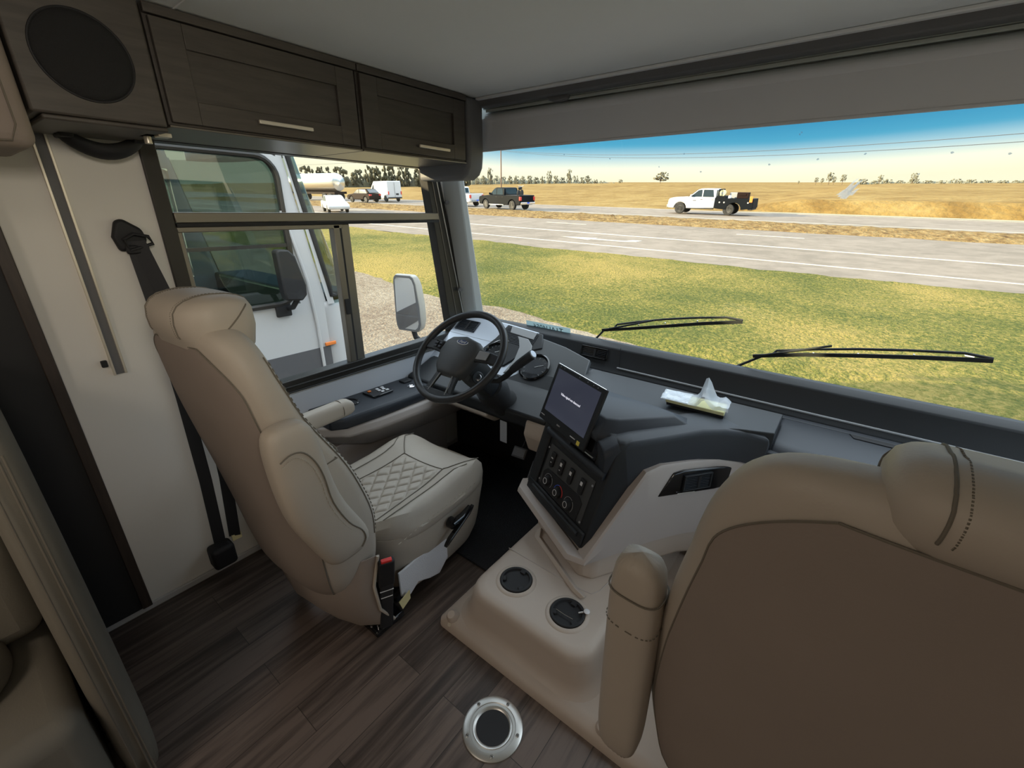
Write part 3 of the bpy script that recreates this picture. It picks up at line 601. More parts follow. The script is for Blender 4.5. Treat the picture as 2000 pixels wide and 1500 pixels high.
for (x,y,zt,zb,ox,oy) in DENSE:
    rings.append([V((x-ox*2,y-oy*2,zt)),V((x+ox*.6,y+oy*.6,zt)),V((x+ox,y+oy,zt-.012)),V((x+ox*1.2,y+oy*1.2,(zt+zb)/2)),V((x+ox*.7,y+oy*.7,zb+.01)),V((x-ox*2.5,y-oy*2.5,zb))])
loft(b, rings); obj('beige_surround', b, 'beige_grey', t, sub=0, bevel=.004)
# neck below, standing on the engine cover
b = BM(); loft(b, [[(-.97,1.50,z),(-.93,1.43,z),(-.62,1.27,z),(-.56,1.29,z),(-.34,1.66,z),(-.2,1.80,z),(-.2,2.0,z),(-.97,2.0,z)] for z in (.195,.36)]); obj('neck', b, 'beige_plastic', t, bevel=.02, seg=3)
b = BM(); loft(b, [[(x,1.80,.24),(x,1.85,.012),(x,2.1,.012),(x,2.1,.3)] for x in (-.33,1.0)]); obj('lower_front_panel', b, 'beige_grey', PD, bevel=.01)
# vent recess on the right panel
vd = V((.54,.84,0)).normalized(); vc = V((-.265,1.708,.60)); 
VF = frame((-.330,1.636,.62),(.60,.80,0),ey=(.01,.0,1))
b = BM(); prism(b, [(-.165,-.052,.012),(-.105,.048,.012),(-.06,.055,.012),(.10,.045,.012),(.22,.03,.012),(.20,-.05,.012),(.10,-.06,.012)], (0,0,.014), VF); vp = obj('vent_recess', b, 'gloss', t, bevel=.005)
vent(VF @ Matrix.Translation((.005,-.002,.030)), .130, .072, 7, t, 'plastic')
b = BM(); tube(b, [VF @ V((-.08,-.046,.030)), VF @ V((-.0,-.048,.030))], .0022); obj('vent_highlight', b, 'chrome', vp)

# face details
def kslab(pts, w0, w1): 
    b = BM(); prism(b, [(-a,u,w0) for a, u in pts], (0,0,w1-w0), KF); return b
def krect(a0, a1, u0, u1): return [(a1,u0),(a0,u0),(a0,u1),(a1,u1)]
obj('face_frame', kslab(krect(.0,.455,.01,.075), .0, .014), 'plastic', t, bevel=.008, seg=3)
obj('side_frame', kslab(krect(.395,.455,.03,.40), .0, .012), 'plastic', t, bevel=.008, seg=3)
b = BM(); tube(b, [K(.425,.332,.006),K(.40,.332,.012),K(.02,.330,.012),K(.005,.328,.006)], .016, 12); obj('roll_bar', b, 'plastic_soft', t)
b = BM(); tube(b, [K(.405,.052,.014),K(.03,.052,.014)], .010, 10); obj('lower_roll', b, 'plastic', t)
obj('control_panel', kslab([(.385,.085),(.045,.085),(.045,.285),(.378,.285)], .0, .004), mat('charcoal_control_panel',(.055,.056,.058),.5), t, bevel=.002)
obj('climate_panel', kslab([(.365,.078),(.075,.078),(.070,.165),(.10,.185),(.345,.175),(.37,.15)], .003, .008), 'black', t, bevel=.004)
for a, u in ((.384,.262),(.05,.262),(.384,.10),(.05,.095)):
    b = BM(); cyl(b, K(a,u,.004), K(a,u,.007), .0045); obj('screw', b, 'mark_grey', t)
for i, a in enumerate((.329,.257,.183,.102)):
    s_ = obj('rocker_switch', kslab([(a+.014,.196),(a+.006,.190),(a-.006,.190),(a-.014,.196),(a-.015,.262),(a+.015,.262)], .004, .015), 'black', t, bevel=.004)
    obj('switch_mark', kslab(krect(a-.007,a+.007,.232,.238 if i == 0 else .248), .0151, .0156), 'mark_white', s_)
    if i < 2: obj('switch_mark', kslab(krect(a-.004,a+.004,.212,.216), .0151, .0156), 'mark_white', s_)
def arc(F, r, a0, a1, th, m, parent, name, z=.0085):
    b = BM(); tube(b, [F @ V((r*math.cos(R(a)), r*math.sin(R(a)), z)) for a in [a0+(a1-a0)*k/20 for k in range(21)]], th); obj(name, b, m, parent)
for i, (a, u) in enumerate(((.315,.127),(.228,.120),(.143,.116))):
    F = KF @ Matrix.Translation((-a,u,0))
    b = BM(); lathe(b, [(.024,.006),(.023,.020),(.018,.026),(.0,.026)], F, 28); k_ = obj('climate_knob', b, 'black', t)
    arc(F, .013, 0, 360, .0012, 'mark_white', k_, 'knob_ring', .0265)
    if i == 1: arc(F, .032, 180, 90, .0016, 'blue', k_, 'blue_arc'); arc(F, .032, 90, -10, .0016, 'red', k_, 'red_arc')
    else: arc(F, .032, 190, 60, .0010, 'mark_grey', k_, 'scale_arc'); arc(F, .032, 50, -40, .0010, 'mark_grey', k_, 'scale_arc')
obj('media_slot', kslab(krect(.085,.395,.345,.43), .0, .003), 'gloss', t, bevel=.003)
obj('slot_edge', kslab(krect(.10,.305,.357,.361), .003, .008), 'alu', t)
# pop-up screen
t = thing('touch_screen', 'pop-up touch screen showing a short line of text on the centre stack', 'screen', K(.31,.36))
TF = frame(K(.322,.362,.030), -eh, ez=(nout+V((0,0,.06))).normalized())
b = BM(); box(b, -.183,.183,.0,.272,-.014,0, TF); obj('housing', b, 'plastic', t, bevel=.006, seg=3)
b = BM(); box(b, -.158,.158,.050,.252,.0005,.0015, TF); scn = obj('display', b, 'screen', t)
b = BM(); tube(b, [TF @ V((-.176,.271,-.004)), TF @ V((.176,.271,-.004))], .0022); obj('bright_edge', b, 'chrome', t)
for x in (-.15,-.12,-.0,.06,.10,.13):
    b = BM(); cyl(b, TF @ V((x,.262,.0)), TF @ V((x,.262,.0015)), .002, n=10); obj('sensor_dot', b, 'mark_grey', t)
txt('screen_text', 'Video signal not detected', .0145, TF @ Matrix.Translation((-.005,.155,.002)), 'text_lit', scn)
txt('maker_mark', 'SONY', .010, TF @ Matrix.Translation((-.02,.024,.001)), 'mark_white', t)
b = BM(); box(b, -.172,-.142,.022,.025,.0,.001, TF); box(b, .075,.112,.020,.024,.0,.001, TF); obj('button_mark', b, 'mark_white', t)
b = BM(); box(b, .127,.147,.008,.026,.0,.001, TF); obj('yellow_label', b, 'yellow', t)
b = BM(); box(b, -.08,.08,-.03,.02,-.03,-.012, TF); obj('hinge', b, 'black', t)

# ================================================================ steering column and wheel
WC = V((-1.332,1.335,1.008)); ta = R(47); WN = V((0,-math.cos(ta),math.sin(ta))); WU = V((0,math.sin(ta),math.cos(ta)))
WF = Matrix.Translation(WC) @ Matrix((V((1,0,0)),WU,WN)).transposed().to_4x4()
t = thing('steering_wheel', 'black leather steering wheel with an oval badge on its hub', 'steering wheel', WC)
rr = .245
rim = BM(); tube(rim, [WF @ V(((rr-.017)*math.cos(a),(rr-.017)*math.sin(a),0)) for a in [2*PI*k/64 for k in range(64)]], .017, 14, loop=True); obj('rim', rim, mat('black_leather_rim',(.022,.022,.024),.42,bump=.2,bscale=300,bdist=.001), t)
b = BM(); loft(b, [[(x*sc,y*sc+.004,z) for x, y in ((-.080,.075),(0,.092),(.080,.075),(.104,.050),(.110,.0),(.085,-.085),(.060,-.112),(-.060,-.112),(-.085,-.085),(-.110,.0),(-.104,.050))] for sc, z in ((1.0,-.030),(1.02,.0),(.97,.014),(.86,.022))], WF); hb = obj('hub', b, mat('dark_grey_hub',(.05,.052,.055),.5), t, bevel=.006, seg=3)
for s in (-1,1):
    b = BM(); loft(b, [[(s*x,y+h_,z),(s*x,y-h_,z),(s*x,y-h_,z-.016),(s*x,y+h_,z-.016)] for x, y, h_, z in ((.075,.012,.036,.008),(.12,.020,.030,.010),(.17,.022,.026,.006),(.222,.018,.024,.004))], WF); sp_ = obj('spoke', b, 'plastic', t, bevel=.006, seg=3)
    b = BM(); loft(b, [[(s*x,y+h_,z),(s*x,y-h_,z),(s*x,y-h_,z+.004),(s*x,y+h_,z+.004)] for x, y, h_, z in ((.108,.020,.022,.010),(.165,.024,.020,.008))], WF); pd_ = obj('button_pad', b, 'gloss' if s < 0 else 'grey', sp_, bevel=.004)
    if s < 0:
        for (x, y) in ((-.125,.030),(-.150,.030),(-.125,.012),(-.150,.012)):
            b = BM(); box(b, x-.009,x+.009,y-.006,y+.006,.013,.017, WF); obj('button', b, 'plastic_soft', pd_, bevel=.002)
    b = BM(); loft(b, [[(s*(x-w),y,z),(s*(x+w),y-.004,z),(s*(x+w),y-.004,z-.014),(s*(x-w),y,z-.014)] for x, y, w, z in ((.050,-.085,.016,.004),(.058,-.14,.013,.003),(.075,-.215,.015,.0))], WF); obj('lower_spoke', b, 'plastic', t, bevel=.004)
    b = BM(); tube(b, [WF @ V((s*.038,-.108,.006)), WF @ V((s*.052,-.200,.004))], .003); obj('bright_trim', b, 'grey', t)
b = BM(); loft(b, [[(-.095,-.185,z),(.095,-.185,z),(.085,-.224,z),(-.085,-.224,z)] for z in (-.012,.006)], WF); obj('lower_bridge', b, 'plastic', t, bevel=.006)
EF = WF @ Matrix.Translation((0,.058,.0195)) @ Matrix.Rotation(R(-6),4,'X')
b = BM(); loft(b, [selli(.034,.0145,2,32,z) for z in (0,.003)], EF); bd = obj('badge', b, 'mark_white', hb)
b = BM(); loft(b, [selli(.0295,.0112,2,32,z) for z in (.003,.0036)], EF); obj('badge_field', b, 'badge_blue', bd)
txt('badge_script', 'Ford', .019, EF @ Matrix.Translation((0,0,.0038)), 'mark_white', bd, shear=.35)
t = thing('steering_column', 'black steering column with ignition lock below the wheel', 'steering column', WC-WN*.4)
b = BM(); loft(b, [[WC+V((1,0,0))*x*sc-WN*d+WU*y*sc for x, y in ((-.06,.05),(0,.062),(.06,.05),(.075,0),(.06,-.055),(0,-.07),(-.06,-.055),(-.075,0))] for sc, d in ((.7,.03),(1.0,.06),(1.05,.20),(.85,.30))]); obj('column_shroud', b, 'plastic', t, bevel=.006, sub=1)
b = BM(); loft(b, [[WC-WN*d+V((1,0,0))*r*math.cos(a)+WU*r*math.sin(a) for a in [2*PI*k/20 for k in range(20)]] for r, d in ((.075,.30),(.085,.36),(.07,.42),(.08,.47),(.065,.55),(.06,.80))]); obj('column_boot', b, 'rubber', t)
kc = WC-WN*.135+V((.078,0,0))-WU*.040
b = BM(); cyl(b, kc+V((-.05,0,0)), kc+V((.0,0,0))+WN*.03, .030); obj('lock_housing', b, 'plastic', t, bevel=.004)
kd = (V((.35,0,0))+WN).normalized(); b = BM(); cyl(b, kc+WN*.030, kc+WN*.030+kd*.008, .017, .015); lk = obj('ignition_lock', b, 'chrome', t, bevel=.001)
b = BM(); F = frame(kc+WN*.030+kd*.0085, kd.orthogonal(), ez=kd); box(b, -.006,.006,-.0015,.0015,0,.001, F); obj('key_slot', b, 'black', lk)
t = thing('shift_lever', 'black column shift lever with pale end button right of the wheel', 'lever', (-1.13,1.42,.90))
b = BM(); tube(b, [(-1.235,1.415,.885),(-1.175,1.425,.895),(-1.135,1.43,.925),(-1.10,1.44,.965)], [.012,.013,.014,.015], 12); obj('arm', b, 'plastic', t)
b = BM(); tube(b, [(-1.105,1.438,.960),(-1.07,1.445,.995),(-1.005,1.45,1.050)], [.017,.020,.021], 16); obj('grip', b, 'plastic_soft', t)
b = BM(); d_ = V((.065,.005,.055)).normalized(); cyl(b, V((-1.005,1.45,1.050)), V((-1.005,1.45,1.050))+d_*.006, .017); obj('end_button', b, 'silver', t, bevel=.002)
t = thing('stalk', 'thin black control stalk left of the steering column', 'stalk', (-1.45,1.40,.93)); b = BM(); tube(b, [(-1.40,1.40,.925),(-1.50,1.38,.95)], .009); obj('rod', b, 'plastic', t)
# pedals
for nm, lab, px_, py_, pz_, w, h in (('accelerator_pedal','ridged black accelerator pedal low beside the centre stack',-1.12,1.66,.285,.070,.15),('brake_pedal','black brake pedal under the steering column',-1.28,1.74,.33,.09,.065)):
    t = thing(nm, lab, 'pedal', (px_,py_,pz_)); F = frame((px_,py_,pz_),(1,.1,0),ey=(0,.55,.83)); b = BM(); box(b, -w/2,w/2,-h/2,h/2,-.01,0, F); obj('pad', b, mat('pedal_rubber',(.06,.06,.062),.6), t, bevel=.005)
    b = BM()
    for k in range(7): box(b, -w/2+.008,w/2-.008,-h/2+.012+k*(h-.02)/7,-h/2+.018+k*(h-.02)/7,0,.004, F)
    obj('ridges', b, 'cover_grey', t)
    b = BM(); tube(b, [F @ V((0,0,-.01)), V((px_,py_+.12,pz_+.10)), V((px_,2.05,.52))], .008); obj('arm', b, 'black', t)
t = thing('paper_tag', 'small white tag hanging below the steering column', 'tag', (-1.33,1.66,.48)); b = BM(); box(b, -1.352,-1.305,1.655,1.657,.42,.55); obj('card', b, 'mark_grey', t)
# ================================================================ captain's chairs (local: x right, y forward, z up)
from mathutils.bvhtree import BVHTree
def smooth(P, k=4):
    P = [V(p) for p in P]; o = []
    for i in range(len(P)-1):
        p0 = P[max(i-1,0)]; p1 = P[i]; p2 = P[i+1]; p3 = P[min(i+2,len(P)-1)]
        for j in range(k):
            f = j/k; o.append(.5*((2*p1)+(p2-p0)*f+(2*p0-5*p1+4*p2-p3)*f*f+(3*p1-p0-3*p2+p3)*f**3))
    return o+[P[-1]]
def cushion_h(x, y):
    ax = abs(x)/.27
    h = .440+.034*max(0,min(1,(ax-.52)/.30))-.030*max(0,(ax-.86)/.14)**2
    h += .018*math.exp(-((y-.20)/.11)**2)-.03*max(0,(y-.24)/.14)**2
    if ax < .50: h -= .010*(1-(ax/.5)**2)
    return h
def make_chair(label, loc, rz, HW=1.0, BWF=1.0, HZ=0.0):
    mw = Matrix.Translation(V(loc)) @ Matrix.Rotation(rz,4,'Z')
    t = thing('captain_chair', label, 'seat', mw=mw, group="captain's chairs of the cab")
    def part(name, bm, m, p=None, **k): return kid(obj(name, bm, m, **k), p or t)
    b = BM(); box(b, -.20,.20,-.24,.22,.0,.05); box(b, -.17,.17,-.2,.2,.05,.20); part('pedestal', b, 'black', bevel=.01)
    for s in (-1,1):
        b = BM(); box(b, s*.19-.02,s*.19+.02,-.30,.28,.05,.085); part('rail', b, 'black', bevel=.004)
    # skirted seat base
    b = BM(); rings = []
    for z, sx, sy, cy in ((.03,.225,.28,.05),(.09,.245,.31,.045),(.16,.262,.332,.03),(.26,.275,.342,.03),(.34,.283,.350,.035),(.385,.281,.349,.035)):
        rings.append(selli(sx, sy, 4.2, 48, z, 0, cy))
    loft(b, rings); part('seat_skirt', b, 'leather')
    # fleece lining showing at the gathered side
    b = BM(); loft(b, [[(.262,y,.05+zz),(.270,y,.05+zz),(.268,y,.235),(.258,y,.235)] for y, zz in ((-.27,.06),(-.22,.03),(-.17,.06),(-.10,.02),(-.04,.0),(.02,.05))]); part('fleece_lining', b, 'lining', bevel=.004)
    # cushion
    b = BM(); N = 48; rings = []   # cushion
    def sq(a_, b_, r, z=None, dz=0):
        o = []
        for p in selli(a_*r, b_*r, 3.6, 64, 0, 0, 0):
            q = V((p.x, p.y+.04, 0)); q.z = (cushion_h(q.x, q.y-.0)+dz) if z is None else z; o.append(q)
        return o
    rings = [sq(.282,.346,.97,.335), sq(.29,.356,1,.365), sq(.292,.358,1.0,.393), sq(.288,.360,.99,None,-.030), sq(.278,.350,.975,None,-.012)]
    for r in (.94,.88,.8,.7,.6,.5,.4,.3,.2,.1,.02): rings.append(sq(.28,.352,r))
    loft(b, rings); cu = part('seat_cushion', b, 'leather')
    def H(x, y, d=.003): return V((x, y, cushion_h(x,y)+d))
    def seam(pts, parent, r=.0022, m='thread', fn=None):
        b = BM(); tube(b, pts, r, 6); return part('seam', b, m, parent)
    # quilted insert (trapezoid) with diamond tufting
    b = BM(); n1, n2 = 84, 84; g = []
    for i in range(n1+1):
        v_ = i/n1; y = -.26+.42*v_; row = []
        for j in range(n2+1):
            u_ = j/n2*2-1; w = .150-.022*v_; x = u_*w
            p_ = (x/.070+y/.095); q_ = (x/.070-y/.095)
            d1 = abs((p_ % 1)-.5)*2; d2 = abs((q_ % 1)-.5)*2
            puff = (1-d1**6)*(1-d2**6)
            e_ = min(1,(1-abs(u_))*8)*min(1,(1-v_)*10)
            row.append(b.verts.new(H(x,y,.001+.011*puff*e_)))
        g.append(row)
    for i in range(n1):
        for j in range(n2): b.faces.new([g[i][j],g[i][j+1],g[i+1][j+1],g[i+1][j]])
    part('quilted_insert', b, 'leather', cu)
    for s in (-1,1):
        seam([H(s*(.153-.022*(y+.26)/.42),y) for y in [-.26+.042*k for k in range(11)]]+[H(s*(.132+.09*k/6),.165+.012*k+.02*(k/6)**2) for k in range(7)]+[H(s*.222,.26),H(s*.224,.32)], cu)
        seam([H(s*.198,y) for y in [-.26+.05*k for k in range(8)]]+[H(s*.205,.16),H(s*.235,.22)], cu)
        b = BM()
        P_ = [V((s*.284, y, .418+.010*math.sin((y+.25)*4)-.022)) for y in [-.27+.014*k for k in range(38)]]
        for k in range(0,36,2): tube(b, [P_[k]+V((s*.004,0,.004)),P_[k+1]+V((s*.004,0,.004))], .0016, 5)
        part('stitching', b, 'thread_light', cu)
    seam([H(x,.160) for x in [-.131+.0262*k for k in range(11)]], cu)
    # backrest
    S0 = [(.25,-.50,-.34,.19),(.27,-.53,-.33,.205),(.36,-.575,-.305,.245),(.48,-.600,-.300,.268),(.62,-.618,-.310,.285),(.80,-.645,-.375,.292),(.92,-.665,-.440,.290),(1.05,-.684,-.510,.284),(1.15,-.697,-.540,.274),(1.23,-.706,-.560,.255),(1.285,-.708,-.580,.228),(1.315,-.700,-.600,.190),(1.330,-.685,-.625,.13)]
    S = []
    for i in range(len(S0)-1):
        p0 = S0[max(i-1,0)]; p1 = S0[i]; p2 = S0[i+1]; p3 = S0[min(i+2,len(S0)-1)]
        for k in range(4):
            f = k/4; S.append(tuple(.5*((2*b_)+(-a_+c_)*f+(2*a_-5*b_+4*c_-d_)*f*f+(-a_+3*b_-3*c_+d_)*f**3) for a_,b_,c_,d_ in zip(p0,p1,p2,p3)))
    S.append(S0[-1]); S = [(z_,a_,b_,w_*(BWF+(.20 if BWF > 1 else 0)*max(0,min(1,(1.1-z_)/.5)))) for z_,a_,b_,w_ in S]
    b = BM(); rings = []
    for z, y0, y1, w in S:
        ring = []
        for k in range(48):
            a = 2*PI*k/48; c_ = math.cos(a); s_ = math.sin(a)
            x = w*math.copysign(abs(c_)**.62,c_); y = math.copysign(abs(s_)**.72,s_)
            yy = (y0+y1)/2+(y1-y0)/2*y
            if y > 0: yy += .030*abs(x/w)**3*min(1,max(0,(1.2-z)/.3)) - .012*(1-abs(x/w))*min(1,(1.3-z)*4 if z<1.3 else 0)
            ring.append(V((x, yy, z)))
        rings.append(ring)
    loft(b, rings); br = part('backrest', b, 'leather')
    # suede back panel, edged by piping
    def rear(x, z, d=0):
        for i in range(len(S)-1):
            if S[i][0] <= z <= S[i+1][0]:
                f = (z-S[i][0])/(S[i+1][0]-S[i][0]); y0 = S[i][1]+(S[i+1][1]-S[i][1])*f; y1 = S[i][2]+(S[i+1][2]-S[i][2])*f; w = S[i][3]+(S[i+1][3]-S[i][3])*f; break
        else: y0, y1, w = S[-1][1:]
        c_ = min(.999,abs(x)/w)**(1/.62); s_ = math.sqrt(max(0,1-c_*c_))**.72
        return V((x, (y0+y1)/2-(y1-y0)/2*s_-d, z))
    def wid(z):
        for i in range(len(S)-1):
            if S[i][0] <= z <= S[i+1][0]:
                f = (z-S[i][0])/(S[i+1][0]-S[i][0]); return S[i][3]+(S[i+1][3]-S[i][3])*f
        return S[-1][3]
    b = BM(); zz = [.30+.04*k for k in range(22)]+[1.16+.012*k for k in range(11)]; g = []
    zz = [z for z in zz if z <= 1.291]
    def pw(z): 
        w = wid(z)*.93-.008
        return w if z < 1.14 else w*math.sqrt(max(.02,1-((z-1.14)/.15)**2*.72))
    for z in zz: g.append([b.verts.new(rear(pw(z)*(j/10-1), z, .004)) for j in range(21)])
    for i in range(len(zz)-1):
        for j in range(20): b.faces.new([g[i][j],g[i][j+1],g[i+1][j+1],g[i+1][j]])
    part('back_panel', b, 'seatback', br)
    for s in (-1,1): seam([rear(s*pw(z), z, .004) for z in zz], br, .0018)
    seam([rear(pw(zz[-1])*(j/10-1), zz[-1], .004) for j in range(21)], br, .0018)
    def front(x, z, d=.004):
        w = wid(z); 
        for i in range(len(S)-1):
            if S[i][0] <= z <= S[i+1][0]:
                f = (z-S[i][0])/(S[i+1][0]-S[i][0]); y0 = S[i][1]+(S[i+1][1]-S[i][1])*f; y1 = S[i][2]+(S[i+1][2]-S[i][2])*f; break
        c_ = min(.999,abs(x)/w)**(1/.62); s_ = math.sqrt(max(0,1-c_*c_))**.72
        yy = (y0+y1)/2+(y1-y0)/2*s_+.030*abs(x/w)**3*min(1,max(0,(1.2-z)/.3)) - .012*(1-abs(x/w))*min(1,(1.3-z)*4 if z<1.3 else 0)
        return V((x, yy+d, z))
    for s in (-1,1):
        seam([front(s*wid(z)*.955, z, .003) for z in [.50+.05*k for k in range(16)]], br, .002)
        b = BM()
        for k in range(40):
            z = .50+.0185*k; tube(b, [front(s*wid(z)*.90, z, .002), front(s*wid(z)*.90, z+.010, .002)], .0016, 5)
        part('stitching', b, 'thread', br)
    seam([V((x*1.012, (rear(x*.99,.905).y+front(x*.99,.905).y)/2 + ((-1) if k<0 else 1)*0, .905)) for k, x in enumerate([wid(.905)]*2)] if False else [front(wid(.90)*(j/10-1)*.93, .90, .004) for j in range(21)], br, .0025)
    b = BM(); tube(b, [front(.275,.90,-.02), V((.292,-.47,.895)), V((.290,-.54,.885))], .0022); part('seam', b, 'thread', br)
    ZB_ = 1.315 if HZ else 1.275
    def ZC_(z): return ZB_+(z-1.168)*(1.405-ZB_)/.236
    def DR_(y, z): return z-.09*min(1,max(0,(y+.72)/.19))*max(0,1-(z-ZB_)/.10)
    # headrest: hood over the top plus front pillow
    b = BM(); rings = []
    for z, y0, y1, w in [(ZC_(z-.032),y0+.005,y1-.06,w*HW) for z,y0,y1,w in ((1.20,-.722,-.52,.135),(1.235,-.728,-.50,.148),(1.27,-.736,-.478,.156),(1.32,-.738,-.468,.160),(1.37,-.734,-.470,.159),(1.40,-.722,-.482,.152),(1.418,-.706,-.50,.140),(1.430,-.684,-.525,.120),(1.436,-.66,-.56,.09))]:
        rg = selli(w, (y1-y0)/2, 3.0, 40, z+HZ, 0, (y0+y1)/2)
        for q_ in rg: q_.z -= .09*((q_.y-y0)/(y1-y0))*max(0,1-(z-ZB_)/.10)
        rings.append(rg)
    loft(b, rings); bvh = BVHTree.FromBMesh(b); hr = part('headrest', b, 'leather')
    def snap(p, off=.0006):
        l_, n_, i_, d_ = bvh.find_nearest(p); return l_+(p-l_).normalized()*off if d_ > off else p
    for s in (-1,1):
        b = BM(); pts = [V((s*.088*HW,y,DR_(y,ZC_(z))+HZ)) for y, z in ((-.727,1.215),(-.7325,1.25),(-.7345,1.29),(-.7305,1.335),(-.7185,1.366),(-.703,1.385),(-.681,1.397),(-.655,1.4045),(-.62,1.4045),(-.585,1.397),(-.560,1.386),(-.543,1.367),(-.530,1.34))]
        pts = [snap(p) for p in smooth(pts)]
        tube(b, pts, .0020); part('seam', b, 'thread', hr)
        b = BM()
        for k in range(len(pts)-1):
            a_ = pts[k]; c_ = pts[k].lerp(pts[k+1],.55); o_ = V((-s*.012,0,0)); tube(b, [snap(a_+o_),snap(c_+o_)], .0014, 5)
        part('stitching', b, 'thread', hr)
        b = BM(); tube(b, [snap(q_) for q_ in smooth([V((s*x*HW,y,DR_(y,ZC_(z))+HZ)) for x, y, z in ((.140,-.70,1.215),(.1575,-.66,1.25),(.1600,-.62,1.30),(.1590,-.58,1.345),(.150,-.562,1.362))])], .0020); part('seam', b, 'thread', hr)
    # raised armrests / wings beside the back
    b = BM(); rings = []
    A = [(.62,-.405,.030,.040),(.645,-.395,.060,.045),(.70,-.40,.075,.046),(.80,-.425,.078,.046),(.90,-.455,.075,.045),(.97,-.478,.070,.044),(1.01,-.490,.058,.042),(1.03,-.495,.030,.034)]
    return t, part, S, br, seam
def arm_up(part, t, s, base, top, lean, hw=.043, hd=.062, cx=.40):
    b = BM(); rings = []
    n_ = 9
    for k in range(n_+1):
        f = k/n_; z = base+(top-base)*f; y = lean[0]+(lean[1]-lean[0])*f
        e_ = min(1, .80+.20*min(1,min(f,1-f)*8)); rings.append(selli(hw*e_, hd*e_, 3.2, 28, z, s*cx, y))
    rings = [[p+V((0,0,-.012)) if False else p for p in r] for r in rings]
    loft(b, rings); a = part('armrest', b, 'leather', sub=1)
    yt = lean[0]+(lean[1]-lean[0])*.86; zt = base+(top-base)*.86
    b = BM(); tube(b, [p+V(((p.x-s*cx)*.03,(p.y-yt)*.03,0)) for p in selli(hw,hd,3.2,28,zt,s*cx,yt)], .0018, loop=True); part('seam', b, 'thread', a)
    b = BM(); R_ = selli(hw*1.03,hd*1.03,3.2,56,zt-.09,s*cx,lean[0]+(lean[1]-lean[0])*.72)
    for k in range(0,56,2): tube(b, [R_[k],R_[k+1]], .0013, 5)
    part('stitching', b, 'thread', a); return a
# driver
D, part, S_, br_, seam_ = make_chair('beige leather captain chair behind the steering wheel, diamond quilted cushion', (-1.47,1.045,0), R(4))
# wing/armrest folded up on the aisle side
b = BM(); rings = []
for z, y, hd, hw in ((.545,-.505,.045,.026),(.56,-.500,.075,.038),(.60,-.505,.088,.046),(.66,-.530,.088,.048),(.72,-.558,.085,.048),(.80,-.588,.081,.047),(.90,-.604,.077,.046),(.98,-.612,.075,.045),(1.04,-.618,.070,.042),(1.07,-.622,.058,.036),(1.085,-.624,.038,.026)):
    rings.append(selli(hw, hd, 3.2, 32, z, .312, y))
loft(b, rings); ar = part('armrest', b, 'leather', sub=1)
b = BM(); tube(b, smooth([V((.3585-.003*(z<.7),y,z)) for y, z in ((-.672,1.00),(-.640,1.012),(-.606,1.002),(-.578,.96),(-.560,.90),(-.545,.80),(-.505,.70),(-.462,.64),(-.452,.60),(-.470,.575))]), .0022); part('seam', b, 'thread', ar)
b = BM(); Q = smooth([V((.3590-.003*(z<.7),y,z)) for y, z in ((-.67,.985),(-.640,.997),(-.615,.988),(-.590,.95),(-.572,.895),(-.558,.80),(-.520,.70),(-.478,.64))],3)
for k in range(len(Q)-1):
    for f in (0,.5): tube(b, [Q[k].lerp(Q[k+1],f),Q[k].lerp(Q[k+1],f+.3)], .0014, 5)
part('stitching', b, 'thread_light', ar)
# lowered armrest by the window
b = BM(); loft(b, [[p for p in [V((-.345+.040*math.copysign(abs(math.cos(a))**.7,math.cos(a)), y, .72+dz+.042*h*math.copysign(abs(math.sin(a))**.7,math.sin(a)))) for a in [2*PI*k/28 for k in range(28)]]] for y, h, dz in ((-.36,.8,-.005),(-.30,1,0),(-.05,1,0),(.0,1.0,0),(.025,.85,0),(.038,.5,0))]); al = part('armrest', b, 'leather', sub=1)
b = BM(); tube(b, [V((-.345+.042*math.cos(a),-.03,.72+.044*math.sin(a))) for a in [2*PI*k/28 for k in range(28)]], .0018, loop=True); part('seam', b, 'thread', al)
# rear skirt flap
b = BM(); loft(b, [[(x,-.50+dy,.42),(x,-.535+dy,.30),(x,-.52+dy,.17),(x,-.46+dy,.06),(x,-.452+dy,.06),(x,-.51+dy,.17),(x,-.522+dy,.30),(x,-.488+dy,.42)] for x, dy in ((-.27,.10),(-.20,.02),(-.05,-.01),(.10,0),(.20,.03),(.265,.08),(.285,.13))]); fl = part('rear_skirt_flap', b, 'seatback', bevel=.004)
b = BM(); tube(b, [V((.288,-.37,.42)),V((.290,-.405,.30)),V((.289,-.39,.17)),V((.287,-.33,.06))], .006); part('piping', b, 'leather', fl)
b = BM(); prism(b, [(.29,-.30,.12),(.29,-.24,.135),(.29,-.24,.09),(.29,-.285,.07)], (-.003,0,0)); part('torn_edge', b, 'cream', fl)
# recline and slide levers on the side
b = BM(); cyl(b, (.292,.02,.315),(.318,.02,.315), .026); tube(b, [(.312,.02,.315),(.325,.07,.33),(.325,.125,.345)], [.016,.015,.012], flat=.8); part('recline_lever', b, 'gloss')
b = BM(); loft(b, [[(.31,y-.016,z),(.335,y-.016,z),(.335,y+.016,z+.03),(.31,y+.016,z+.03)] for y, z in ((-.035,.235),(.02,.26),(.09,.292),(.135,.312))]); part('height_paddle', b, 'gloss', bevel=.005)
